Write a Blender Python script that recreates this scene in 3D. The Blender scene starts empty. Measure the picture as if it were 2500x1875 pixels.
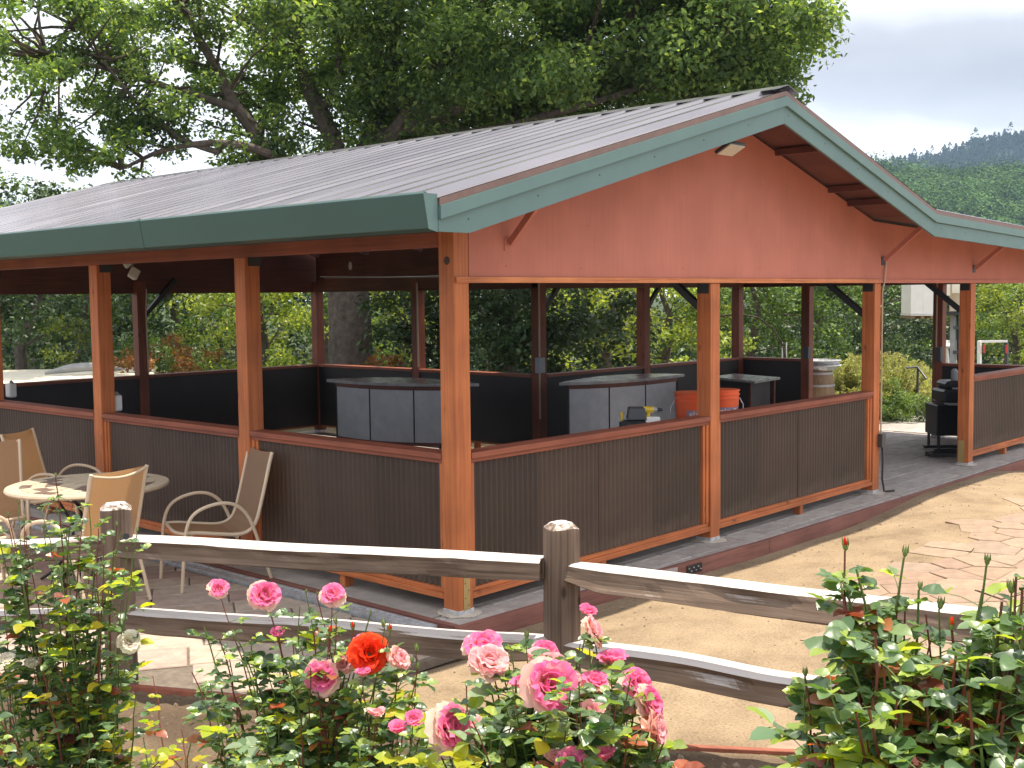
import bpy, bmesh, math, random
import numpy as np
from mathutils import Vector, Matrix, Quaternion, noise

random.seed(7)
rng = np.random.default_rng(7)
R = math.radians
sc = bpy.context.scene
col = sc.collection

# ------------------------------------------------------------------ camera
PIT, ROL, YAW = 0.0752, -0.0115, 0.7397
CAM = np.array([-5.3426, -5.3725, 2.0998])
FPX = 2862.33
FW = np.array([math.cos(YAW) * math.cos(PIT), math.sin(YAW) * math.cos(PIT), -math.sin(PIT)])
_rt = np.array([math.sin(YAW), -math.cos(YAW), 0.0])
_up = np.cross(_rt, FW)
RT = math.cos(ROL) * _rt + math.sin(ROL) * _up
UP = -math.sin(ROL) * _rt + math.cos(ROL) * _up


def at(x, y, t):
    """world point seen at photo pixel (2500 wide) x, y at depth t metres"""
    return CAM + t * (FW + RT * (x - 1250) / FPX + UP * (937.5 - y) / FPX)


cam_d = bpy.data.cameras.new('camera')
cam_d.sensor_width = 36.0
cam_d.lens = 36.0 * FPX / 2500
cam_d.clip_start = 0.05
cam_d.clip_end = 4000
cam = bpy.data.objects.new('camera', cam_d)
col.objects.link(cam)
m = Matrix.Identity(4)
for i in range(3):
    m[i][0], m[i][1], m[i][2], m[i][3] = RT[i], UP[i], -FW[i], CAM[i]
cam.matrix_world = m
sc.camera = cam

# ------------------------------------------------------------------ light
SUN = Vector((0.190, -0.045, 1.0)).normalized()
sun_el = math.asin(SUN.z)
sd = bpy.data.lights.new('sun', 'SUN')
sd.energy = 5.0
sd.angle = R(0.9)
sd.color = (1.0, 0.91, 0.76)
so = bpy.data.objects.new('sun', sd)
so.rotation_mode = 'QUATERNION'
so.rotation_quaternion = SUN.to_track_quat('Z', 'Y')
col.objects.link(so)

w = bpy.data.worlds.new('World')
sc.world = w
w.use_nodes = True
nt = w.node_tree
nt.nodes.clear()


def N(nt, typ, **kw):
    n = nt.nodes.new(typ)
    for k, v in kw.items():
        if k == 'inp':
            for kk, vv in v.items():
                n.inputs[kk].default_value = vv
        else:
            setattr(n, k, v)
    return n


def ramp(nt, pts, interp='LINEAR'):
    n = nt.nodes.new('ShaderNodeValToRGB')
    cr = n.color_ramp
    cr.interpolation = interp
    while len(cr.elements) > 1:
        cr.elements.remove(cr.elements[-1])
    for i, (p, c) in enumerate(pts):
        e = cr.elements[0] if i == 0 else cr.elements.new(p)
        e.position = p
        e.color = tuple(c) + (1,) if len(c) == 3 else c
    return n


sky = N(nt, 'ShaderNodeTexSky', sky_type='NISHITA', sun_disc=False, sun_elevation=sun_el, sun_rotation=math.atan2(SUN.x, SUN.y))
bg1 = N(nt, 'ShaderNodeBackground', inp={'Strength': 0.10})
bg2 = N(nt, 'ShaderNodeBackground', inp={'Strength': 1.05})
out = N(nt, 'ShaderNodeOutputWorld')
tc = N(nt, 'ShaderNodeTexCoord')
mp = N(nt, 'ShaderNodeMapping', inp={'Scale': (1.0, 1.0, 4.2), 'Location': (0.35, 0.2, 0.0)})
n1 = N(nt, 'ShaderNodeTexNoise', inp={'Scale': 2.1, 'Detail': 6.0, 'Roughness': 0.48})
# grey undersides of the cloud deck
r1 = ramp(nt, [(0.30, (0.66, 0.66, 0.72)), (0.42, (0.88, 0.88, 0.92)), (0.52, (1.0, 1.0, 1.0))])
r2 = ramp(nt, [(0.56, (1, 1, 1)), (0.72, (0.75, 0.75, 0.75))])
mix = N(nt, 'ShaderNodeMixShader')
L = nt.links.new
L(tc.outputs['Generated'], mp.inputs['Vector'])
L(mp.outputs[0], n1.inputs['Vector'])
L(n1.outputs[0], r1.inputs[0])
# one long grey cloud bank low over the hills to the right of the roof
cdir = Vector(at(2330, 175, 1.0) - CAM).normalized()
mpa = N(nt, 'ShaderNodeMapping', inp={'Rotation': (0, 0, -math.atan2(cdir.y, cdir.x))})
n2 = N(nt, 'ShaderNodeTexNoise', inp={'Scale': 5.0, 'Detail': 5.0})
wob = N(nt, 'ShaderNodeMix', data_type='VECTOR', inp={'Factor': 0.085})
mpb = N(nt, 'ShaderNodeMapping', inp={'Scale': (0.0, 4.0, 17.0)})
mpb.inputs['Location'].default_value = (0, 0, -17.0 * (cdir.z * (1 - 0.085) + 0.5 * 0.085))
ln = N(nt, 'ShaderNodeVectorMath', operation='LENGTH')
rcl = ramp(nt, [(0.15, (0.375, 0.37, 0.39)), (0.6, (0.48, 0.475, 0.49)), (1.0, (0.9, 0.9, 0.92))])
mcl = N(nt, 'ShaderNodeMix', data_type='RGBA', blend_type='MULTIPLY', inp={'Factor': 1.0})
L(tc.outputs['Generated'], mpa.inputs[0]); L(tc.outputs['Generated'], n2.inputs['Vector'])
L(mpa.outputs[0], wob.inputs[4]); L(n2.outputs['Color'], wob.inputs[5]); L(wob.outputs[1], mpb.inputs[0])
L(mpb.outputs[0], ln.inputs[0]); L(ln.outputs['Value'], rcl.inputs[0])
L(r1.outputs[0], mcl.inputs[6]); L(rcl.outputs[0], mcl.inputs[7])
L(mcl.outputs[2], bg2.inputs['Color'])
L(sky.outputs[0], bg1.inputs['Color'])
L(n1.outputs[0], r2.inputs[0])
L(r2.outputs[0], mix.inputs[0])
L(bg1.outputs[0], mix.inputs[1])
L(bg2.outputs[0], mix.inputs[2])
L(mix.outputs[0], out.inputs[0])

sc.view_settings.view_transform = 'Standard'
sc.view_settings.look = 'None'
sc.view_settings.gamma = 1.0
sc.view_settings.use_curve_mapping = False
sc.view_settings.exposure = 0.76
sc.render.engine = 'CYCLES'
sc.cycles.use_denoising = True
sc.cycles.max_bounces = 8
sc.cycles.transparent_max_bounces = 8
sc.cycles.volume_bounces = 0

# ------------------------------------------------------------------ materials
MAT = {}


def material(name):
    m = bpy.data.materials.new(name)
    m.use_nodes = True
    n = m.node_tree
    b = n.nodes['Principled BSDF']
    MAT[name] = m
    return m, n, b


def plain(name, c, rough=0.6, metal=0.0, var=0.12, scale=6.0, bump=0.0, bscale=60.0, spec=0.5):
    m, n, b = material(name)
    tc = N(n, 'ShaderNodeTexCoord')
    no = N(n, 'ShaderNodeTexNoise', inp={'Scale': scale, 'Detail': 5.0, 'Roughness': 0.6})
    n.links.new(tc.outputs['Object'], no.inputs['Vector'])
    r = ramp(n, [(0.3, [x * (1 - var) for x in c]), (0.7, [min(1, x * (1 + var)) for x in c])])
    n.links.new(no.outputs[0], r.inputs[0])
    n.links.new(r.outputs[0], b.inputs['Base Color'])
    b.inputs['Roughness'].default_value = rough
    b.inputs['Metallic'].default_value = metal
    b.inputs['Specular IOR Level'].default_value = spec
    if bump:
        nb = N(n, 'ShaderNodeTexNoise', inp={'Scale': bscale, 'Detail': 4.0})
        n.links.new(tc.outputs['Object'], nb.inputs['Vector'])
        bu = N(n, 'ShaderNodeBump', inp={'Strength': bump, 'Distance': 0.01})
        n.links.new(nb.outputs[0], bu.inputs['Height'])
        n.links.new(bu.outputs[0], b.inputs['Normal'])
    return m


def wood(name, light, dark, axis, rough=0.55, across=38.0, along=1.3, bump=0.25, knots=True, streak=0.5, spec=0.4):
    """stained or weathered timber with the grain along one axis (object space)"""
    m, n, b = material(name)
    lk = n.links.new
    tc = N(n, 'ShaderNodeTexCoord')
    s = [across] * 3
    s['xyz'.index(axis)] = along
    mp = N(n, 'ShaderNodeMapping', inp={'Scale': s})
    lk(tc.outputs['Object'], mp.inputs[0])
    g = N(n, 'ShaderNodeTexNoise', inp={'Scale': 1.0, 'Detail': 6.0, 'Roughness': 0.62, 'Distortion': 0.35})
    lk(mp.outputs[0], g.inputs['Vector'])
    big = N(n, 'ShaderNodeTexNoise', inp={'Scale': 2.3, 'Detail': 3.0})
    lk(tc.outputs['Object'], big.inputs['Vector'])
    mid = [(a + c) / 2 for a, c in zip(light, dark)]
    r = ramp(n, [(0.30, dark), (0.44, mid), (0.62, light)])
    lk(g.outputs[0], r.inputs[0])
    rb = ramp(n, [(0.3, (1 - streak * 0.5,) * 3), (0.7, (1 + streak * 0.25,) * 3)])
    lk(big.outputs[0], rb.inputs[0])
    mul = N(n, 'ShaderNodeMix', data_type='RGBA', blend_type='MULTIPLY', inp={'Factor': 1.0})
    lk(r.outputs[0], mul.inputs[6])
    lk(rb.outputs[0], mul.inputs[7])
    colr = mul.outputs[2]
    if knots:
        s2 = [7.0] * 3
        s2['xyz'.index(axis)] = 3.0
        mp2 = N(n, 'ShaderNodeMapping', inp={'Scale': s2})
        lk(tc.outputs['Object'], mp2.inputs[0])
        vo = N(n, 'ShaderNodeTexVoronoi', inp={'Scale': 1.0, 'Randomness': 1.0})
        lk(mp2.outputs[0], vo.inputs['Vector'])
        rk = ramp(n, [(0.05, (0.25, 0.22, 0.2)), (0.13, (1, 1, 1))])
        lk(vo.outputs['Distance'], rk.inputs[0])
        m2 = N(n, 'ShaderNodeMix', data_type='RGBA', blend_type='MULTIPLY', inp={'Factor': 0.8})
        lk(colr, m2.inputs[6])
        lk(rk.outputs[0], m2.inputs[7])
        colr = m2.outputs[2]
    lk(colr, b.inputs['Base Color'])
    b.inputs['Roughness'].default_value = rough
    b.inputs['Specular IOR Level'].default_value = spec
    bu = N(n, 'ShaderNodeBump', inp={'Strength': bump, 'Distance': 0.004})
    lk(g.outputs[0], bu.inputs['Height'])
    lk(bu.outputs[0], b.inputs['Normal'])
    return m


def leafmat(name, cols, trans=0.4, rough=0.45, spec=0.4, tint=(1.25, 1.15, 0.45), objrand=False, patch=0.0, lo=.62, hi=1.5):
    """leaf: diffuse/gloss front, light shining through; colour differs from leaf to leaf"""
    m, n, b = material(name)
    lk = n.links.new
    r = ramp(n, [(i / max(1, len(cols) - 1), c) for i, c in enumerate(cols)])
    if objrand:
        oi = N(n, 'ShaderNodeObjectInfo')
        lk(oi.outputs['Random'], r.inputs[0])
    else:
        ge = N(n, 'ShaderNodeNewGeometry')
        lk(ge.outputs['Random Per Island'], r.inputs[0])
    colr = r.outputs[0]
    if patch:
        tcp = N(n, 'ShaderNodeTexCoord')
        npt = N(n, 'ShaderNodeTexNoise', inp={'Scale': patch, 'Detail': 2.0})
        lk(tcp.outputs['Object'], npt.inputs['Vector'])
        rpt = ramp(n, [(.34, (lo, lo, lo * 1.05)), (.66, (hi, hi, hi * .9))])
        lk(npt.outputs[0], rpt.inputs[0])
        mpt = N(n, 'ShaderNodeMix', data_type='RGBA', blend_type='MULTIPLY', inp={'Factor': 1.0})
        lk(colr, mpt.inputs[6]); lk(rpt.outputs[0], mpt.inputs[7])
        colr = mpt.outputs[2]
    lk(colr, b.inputs['Base Color'])
    b.inputs['Roughness'].default_value = rough
    b.inputs['Specular IOR Level'].default_value = spec
    tr = N(n, 'ShaderNodeBsdfTranslucent')
    mu = N(n, 'ShaderNodeMix', data_type='RGBA', blend_type='MULTIPLY', inp={'Factor': 1.0})
    mu.inputs[7].default_value = tuple(tint) + (1,)
    lk(colr, mu.inputs[6])
    lk(mu.outputs[2], tr.inputs['Color'])
    ad = N(n, 'ShaderNodeMixShader', inp={0: trans})
    lk(b.outputs[0], ad.inputs[1])
    lk(tr.outputs[0], ad.inputs[2])
    lk(ad.outputs[0], n.nodes['Material Output'].inputs[0])
    return m


SL, SD = (0.56, 0.178, 0.054), (0.34, 0.088, 0.030)
for a in 'xyz':
    wood('stained_wood_' + a, SL, SD, a)
RL, RD = (0.30, 0.088, 0.046), (0.19, 0.05, 0.03)
for a in 'xy':
    wood('rail_wood_' + a, RL, RD, a, knots=False)
wood('trim_wood_x', (0.72, 0.27, 0.10), (0.45, 0.13, 0.045), 'x')
wood('shaded_post', (0.26, 0.075, 0.036), (0.15, 0.045, 0.026), 'z')  # same post stain, darkened: shade under the roof put into the colour
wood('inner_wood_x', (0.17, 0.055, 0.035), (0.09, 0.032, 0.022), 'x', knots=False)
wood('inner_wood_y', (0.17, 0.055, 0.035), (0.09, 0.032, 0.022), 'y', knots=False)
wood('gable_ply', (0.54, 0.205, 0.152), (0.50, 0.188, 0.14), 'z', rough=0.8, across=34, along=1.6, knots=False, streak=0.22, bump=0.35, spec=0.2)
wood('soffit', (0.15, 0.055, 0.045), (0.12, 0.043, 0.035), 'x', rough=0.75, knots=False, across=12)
wood('curb_wood_x', (0.25, 0.105, 0.08), (0.16, 0.062, 0.05), 'x', knots=False, rough=0.7)
wood('curb_wood_y', (0.25, 0.105, 0.08), (0.16, 0.062, 0.05), 'y', knots=False, rough=0.7)
wood('edging_wood', (0.36, 0.12, 0.07), (0.22, 0.07, 0.05), 'y', knots=False, rough=0.8)
for a in 'xyz':
    wood('fence_' + a, (0.25, 0.178, 0.132), (0.105, 0.070, 0.050), a, rough=0.88, across=46, along=1.1, bump=0.9, streak=0.7, spec=0.15)
    # upward faces paler: weather bleaching plus sunlight put into the colour, broken along grain
    n_ = MAT['fence_' + a].node_tree
    b_ = n_.nodes['Principled BSDF']
    src = b_.inputs['Base Color'].links[0].from_socket
    ge_ = N(n_, 'ShaderNodeNewGeometry'); sx_ = N(n_, 'ShaderNodeSeparateXYZ')
    n_.links.new(ge_.outputs['Normal'], sx_.inputs[0])
    gr_ = [q for q in n_.nodes if q.type == 'TEX_NOISE'][0]
    ma_ = N(n_, 'ShaderNodeMath', operation='MULTIPLY_ADD', inp={1: 1.3, 2: -0.65})
    n_.links.new(gr_.outputs[0], ma_.inputs[0])
    ad_ = N(n_, 'ShaderNodeMath', operation='ADD')
    n_.links.new(ma_.outputs[0], ad_.inputs[0]); n_.links.new(sx_.outputs['Z'], ad_.inputs[1])
    rp_ = ramp(n_, [(0.62, (0, 0, 0)), (0.86, (1, 1, 1))])
    n_.links.new(ad_.outputs[0], rp_.inputs[0])
    mx_ = N(n_, 'ShaderNodeMix', data_type='RGBA')
    mx_.inputs[7].default_value = (0.52, 0.475, 0.445, 1)
    n_.links.new(rp_.outputs[0], mx_.inputs[0]); n_.links.new(src, mx_.inputs[6]); n_.links.new(mx_.outputs[2], b_.inputs['Base Color'])
wood('barrel_oak', (0.32, 0.21, 0.12), (0.18, 0.11, 0.06), 'z', knots=False)
plain('teal_paint', (0.125, 0.215, 0.205), rough=0.5, var=0.07, scale=3, bump=0.06, bscale=25)
plain('gutter_paint', (0.045, 0.095, 0.084), rough=0.38, var=0.05, scale=2)
plain('drip_edge', (0.20, 0.12, 0.10), rough=0.5, var=0.15, scale=8)
plain('panel_metal', (0.064, 0.042, 0.032), rough=0.50, var=0.18, scale=2.2, spec=0.4)
nP = MAT['panel_metal'].node_tree; bP = nP.nodes['Principled BSDF']
sP = bP.inputs['Base Color'].links[0].from_socket
tP = N(nP, 'ShaderNodeTexCoord'); xP = N(nP, 'ShaderNodeSeparateXYZ'); oP = N(nP, 'ShaderNodeTexNoise', inp={'Scale': 7.0, 'Detail': 6.0, 'Roughness': 0.7})
nP.links.new(tP.outputs['Object'], xP.inputs[0]); nP.links.new(tP.outputs['Object'], oP.inputs['Vector'])
aP = N(nP, 'ShaderNodeMath', operation='MULTIPLY_ADD', inp={1: -2.4, 2: 0.25}); nP.links.new(xP.outputs['Z'], aP.inputs[0])
cP = N(nP, 'ShaderNodeMath', operation='ADD'); nP.links.new(aP.outputs[0], cP.inputs[0]); nP.links.new(oP.outputs[0], cP.inputs[1])
rP = ramp(nP, [(0.45, (0, 0, 0)), (0.95, (0.55, 0.55, 0.55))]); nP.links.new(cP.outputs[0], rP.inputs[0])
mP = N(nP, 'ShaderNodeMix', data_type='RGBA'); mP.inputs[7].default_value = (0.16, 0.12, 0.085, 1)
iP = N(nP, 'ShaderNodeObjectInfo'); vP = ramp(nP, [(0, (0.78, 0.78, 0.8)), (1, (1.22, 1.2, 1.16))]); nP.links.new(iP.outputs['Random'], vP.inputs[0])
kP = N(nP, 'ShaderNodeMix', data_type='RGBA', blend_type='MULTIPLY', inp={'Factor': 1.0}); nP.links.new(sP, kP.inputs[6]); nP.links.new(vP.outputs[0], kP.inputs[7])
nP.links.new(rP.outputs[0], mP.inputs[0]); nP.links.new(kP.outputs[2], mP.inputs[6]); nP.links.new(mP.outputs[2], bP.inputs['Base Color'])
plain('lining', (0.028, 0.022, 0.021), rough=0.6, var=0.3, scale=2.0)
plain('black_metal', (0.018, 0.018, 0.022), rough=0.4, var=0.2)
plain('galvanized', (0.52, 0.53, 0.55), rough=0.38, metal=0.35, var=0.3, scale=25, bump=0.1)
plain('steel_strap', (0.42, 0.30, 0.12), rough=0.5, metal=0.3, var=0.2)
plain('pad_concrete', (0.50, 0.45, 0.38), rough=0.9, var=0.2, scale=20, bump=0.4)
plain('sheet_zinc', (0.42, 0.42, 0.44), rough=0.5, metal=0.35, var=0.10, scale=7)
plain('bar_top', (0.34, 0.33, 0.33), rough=0.22, var=0.25, scale=5, spec=0.6)
plain('cream_metal', (0.62, 0.50, 0.36), rough=0.4, var=0.05)
plain('white_paint', (0.84, 0.83, 0.80), rough=0.5, var=0.05)
plain('light_lens', (0.62, 0.60, 0.52), rough=0.3, var=0.1, scale=40)
plain('grey_plastic', (0.30, 0.31, 0.32), rough=0.5)
plain('dark_grey', (0.06, 0.06, 0.065), rough=0.5)
plain('bucket_orange', (0.75, 0.11, 0.025), rough=0.4, var=0.06)
plain('bucket_grey', (0.25, 0.22, 0.30), rough=0.5)
plain('bucket_print', (0.75, 0.55, 0.52), rough=0.5)
plain('yellow_plastic', (0.75, 0.5, 0.04), rough=0.4)
plain('cardboard', (0.30, 0.20, 0.13), rough=0.85)
plain('tarp_cream', (0.80, 0.74, 0.60), rough=0.8, var=0.08)
plain('red_lens', (0.6, 0.03, 0.02), rough=0.3)
plain('conduit', (0.48, 0.36, 0.25), rough=0.5)
plain('cable', (0.04, 0.02, 0.018), rough=0.6)
plain('bark', (0.11, 0.088, 0.072), rough=0.95, var=0.45, scale=9, bump=1.0, bscale=22)
plain('twig', (0.075, 0.055, 0.04), rough=0.9, var=0.3)
plain('rose_stem_green', (0.10, 0.15, 0.035), rough=0.5, var=0.25)
plain('rose_stem_red', (0.16, 0.045, 0.03), rough=0.5, var=0.3)
plain('bud_green', (0.15, 0.20, 0.05), rough=0.5, var=0.3)
plain('stone_debris', (0.22, 0.16, 0.11), rough=0.9, var=0.5, scale=30)
plain('far_ground', (0.10, 0.115, 0.05), rough=0.95, var=0.4, scale=0.4)
plain('tile_cream', (0.50, 0.41, 0.29), rough=0.5, var=0.15)
plain('tile_dark', (0.17, 0.115, 0.09), rough=0.4, var=0.3)
plain('iron', (0.02, 0.02, 0.022), rough=0.5)
plain('glass_bulb', (0.5, 0.5, 0.48), rough=0.2)

# roof metal : brown-grey pre-painted steel, glossy, dusty streaks along the ribs
m, n, b = material('roof_metal')
tcn = N(n, 'ShaderNodeTexCoord')
mpn = N(n, 'ShaderNodeMapping', inp={'Scale': (0.5, 5.0, 1.0)})
nn = N(n, 'ShaderNodeTexNoise', inp={'Scale': 1.0, 'Detail': 5.0})
n.links.new(tcn.outputs['Object'], mpn.inputs[0])
n.links.new(mpn.outputs[0], nn.inputs['Vector'])
rr = ramp(n, [(0.3, (0.235, 0.225, 0.255)), (0.7, (0.33, 0.315, 0.345))])
n.links.new(nn.outputs[0], rr.inputs[0])
n.links.new(rr.outputs[0], b.inputs['Base Color'])
rg = ramp(n, [(0.3, (0.18,) * 3), (0.7, (0.28,) * 3)])
n.links.new(nn.outputs[0], rg.inputs[0])
n.links.new(rg.outputs[0], b.inputs['Roughness'])
b.inputs['Metallic'].default_value = 0.65
b.inputs['Specular IOR Level'].default_value = 0.6

# sandy dirt
m, n, b = material('dirt')
lk = n.links.new
tcn = N(n, 'ShaderNodeTexCoord')
na = N(n, 'ShaderNodeTexNoise', inp={'Scale': 1.7, 'Detail': 10.0, 'Roughness': 0.68})
nb_ = N(n, 'ShaderNodeTexNoise', inp={'Scale': 65.0, 'Detail': 6.0, 'Roughness': 0.75})
vo = N(n, 'ShaderNodeTexVoronoi', inp={'Scale': 55.0})
for x in (na, nb_, vo):
    lk(tcn.outputs['Object'], x.inputs['Vector'])
ra = ramp(n, [(0.34, (0.205, 0.150, 0.098)), (0.5, (0.285, 0.212, 0.138)), (0.66, (0.34, 0.256, 0.168))])
rb = ramp(n, [(0.30, (0.55, 0.52, 0.5)), (0.5, (1, 1, 1)), (0.72, (1.2, 1.2, 1.15))])
rc = ramp(n, [(0.06, (0.45, 0.42, 0.4)), (0.16, (1, 1, 1))])
lk(na.outputs[0], ra.inputs[0]); lk(nb_.outputs[0], rb.inputs[0]); lk(vo.outputs['Distance'], rc.inputs[0])
m1 = N(n, 'ShaderNodeMix', data_type='RGBA', blend_type='MULTIPLY', inp={'Factor': 1.0})
m2 = N(n, 'ShaderNodeMix', data_type='RGBA', blend_type='MULTIPLY', inp={'Factor': 0.55})
lk(ra.outputs[0], m1.inputs[6]); lk(rb.outputs[0], m1.inputs[7])
lk(m1.outputs[2], m2.inputs[6]); lk(rc.outputs[0], m2.inputs[7])
prev = m2.outputs[2]
for an, cc in (('soil', (0.095, 0.066, 0.045)), ('grassy', (0.045, 0.06, 0.02))):
    atn = N(n, 'ShaderNodeAttribute', attribute_name=an)
    mulc = N(n, 'ShaderNodeMix', data_type='RGBA', blend_type='MULTIPLY', inp={'Factor': 1.0})
    mulc.inputs[6].default_value = cc + (1,)
    lk(rb.outputs[0], mulc.inputs[7])
    mxx = N(n, 'ShaderNodeMix', data_type='RGBA')
    lk(atn.outputs['Fac'], mxx.inputs[0]); lk(prev, mxx.inputs[6]); lk(mulc.outputs[2], mxx.inputs[7])
    prev = mxx.outputs[2]
lk(prev, b.inputs['Base Color'])
b.inputs['Roughness'].default_value = 0.95
b.inputs['Specular IOR Level'].default_value = 0.15
bu = N(n, 'ShaderNodeBump', inp={'Strength': 0.6, 'Distance': 0.012})
lk(nb_.outputs[0], bu.inputs['Height']); lk(bu.outputs[0], b.inputs['Normal'])


def stone(name, cols, bump=0.5):
    m, n, b = material(name)
    lk = n.links.new
    tcn = N(n, 'ShaderNodeTexCoord')
    oi = N(n, 'ShaderNodeObjectInfo')
    r = ramp(n, [(i / (len(cols) - 1), c) for i, c in enumerate(cols)])
    lk(oi.outputs['Random'], r.inputs[0])
    na = N(n, 'ShaderNodeTexNoise', inp={'Scale': 9.0, 'Detail': 7.0, 'Roughness': 0.65})
    lk(tcn.outputs['Object'], na.inputs['Vector'])
    rb = ramp(n, [(0.3, (0.72, 0.70, 0.70)), (0.7, (1.15, 1.15, 1.15))])
    lk(na.outputs[0], rb.inputs[0])
    m1 = N(n, 'ShaderNodeMix', data_type='RGBA', blend_type='MULTIPLY', inp={'Factor': 1.0})
    lk(r.outputs[0], m1.inputs[6]); lk(rb.outputs[0], m1.inputs[7])
    lk(m1.outputs[2], b.inputs['Base Color'])
    b.inputs['Roughness'].default_value = 0.8
    bu = N(n, 'ShaderNodeBump', inp={'Strength': bump, 'Distance': 0.01})
    lk(na.outputs[0], bu.inputs['Height']); lk(bu.outputs[0], b.inputs['Normal'])


stone('flagstone', [(0.28, 0.190, 0.130), (0.31, 0.225, 0.155), (0.27, 0.178, 0.128), (0.33, 0.245, 0.168), (0.26, 0.187, 0.14)])
stone('paver', [(0.36, 0.27, 0.215), (0.42, 0.35, 0.28), (0.34, 0.235, 0.205), (0.47, 0.40, 0.31), (0.33, 0.26, 0.24)])
stone('floor_paver', [(0.36, 0.33, 0.30), (0.43, 0.39, 0.36), (0.33, 0.30, 0.28), (0.39, 0.365, 0.34)])
plain('floor_concrete', (0.36, 0.33, 0.30), rough=0.75, var=0.2, scale=4, bump=0.3)
plain('joint_sand', (0.15, 0.12, 0.095), rough=0.95, var=0.3, scale=20)

# sling fabric: woven, lets light through
m, n, b = material('sling_fabric')
lk = n.links.new
tcn = N(n, 'ShaderNodeTexCoord')
wv = N(n, 'ShaderNodeTexNoise', inp={'Scale': 160.0, 'Detail': 2.0})
lk(tcn.outputs['Object'], wv.inputs['Vector'])
rr = ramp(n, [(0.3, (0.24, 0.155, 0.095)), (0.7, (0.36, 0.24, 0.15))])
lk(wv.outputs[0], rr.inputs[0]); lk(rr.outputs[0], b.inputs['Base Color'])
b.inputs['Roughness'].default_value = 0.7
tr = N(n, 'ShaderNodeBsdfTranslucent', inp={'Color': (0.75, 0.40, 0.16, 1)})
mx = N(n, 'ShaderNodeMixShader', inp={0: 0.4})
lk(b.outputs[0], mx.inputs[1]); lk(tr.outputs[0], mx.inputs[2]); lk(mx.outputs[0], n.nodes['Material Output'].inputs[0])

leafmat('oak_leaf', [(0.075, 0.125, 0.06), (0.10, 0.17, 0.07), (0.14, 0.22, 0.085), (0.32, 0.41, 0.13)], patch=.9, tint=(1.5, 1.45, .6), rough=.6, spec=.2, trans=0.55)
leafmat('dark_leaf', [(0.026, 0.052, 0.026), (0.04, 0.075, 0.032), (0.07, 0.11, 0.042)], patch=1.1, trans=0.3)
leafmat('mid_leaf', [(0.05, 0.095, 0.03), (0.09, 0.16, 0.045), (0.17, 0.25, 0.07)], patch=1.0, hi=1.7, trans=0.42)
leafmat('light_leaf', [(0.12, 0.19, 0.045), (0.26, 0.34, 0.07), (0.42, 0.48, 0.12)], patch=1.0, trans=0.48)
leafmat('maple_leaf', [(0.20, 0.09, 0.03), (0.30, 0.15, 0.05), (0.16, 0.12, 0.04), (0.35, 0.08, 0.04)], trans=0.4)
leafmat('sage_leaf', [(0.28, 0.35, 0.12), (0.40, 0.46, 0.16), (0.46, 0.46, 0.22), (0.26, 0.20, 0.13)], trans=0.45)
leafmat('hill_crown', [(0.030, 0.068, 0.024), (0.05, 0.098, 0.032), (0.08, 0.14, 0.042), (0.036, 0.07, 0.028)], patch=.085, lo=.45, hi=1.9, trans=0.15, rough=0.9, spec=0.05)  # patch noise varies crown tone and puts patches of sunlight into the colour
leafmat('ridge_crown', [(0.014, 0.028, 0.022), (0.024, 0.042, 0.030)], patch=.02, trans=0.1, rough=0.9, spec=0.05)
leafmat('rose_leaf_dark', [(0.05, 0.12, 0.045), (0.10, 0.21, 0.085), (0.30, 0.40, 0.24), (0.04, 0.08, 0.04)], trans=0.42, rough=0.36, spec=0.9, tint=(1.5, 1.5, 0.4), objrand=True)
leafmat('rose_leaf_young', [(0.34, 0.46, 0.05), (0.48, 0.54, 0.05), (0.60, 0.48, 0.04), (0.24, 0.42, 0.05)], trans=0.55, rough=0.35, tint=(1.5, 1.4, 0.3), objrand=True)
leafmat('rose_leaf_bronze', [(0.26, 0.085, 0.06), (0.42, 0.12, 0.045), (0.17, 0.065, 0.06), (0.52, 0.20, 0.05)], trans=0.4, rough=0.3, spec=0.6, tint=(1.6, 0.9, 0.5), objrand=True)
leafmat('rose_leaf_mass', [(0.035, 0.08, 0.03), (0.08, 0.16, 0.06), (0.16, 0.26, 0.11), (0.40, 0.50, 0.08)], trans=0.45, rough=0.36, spec=0.9, tint=(1.5, 1.4, 0.4))


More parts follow.
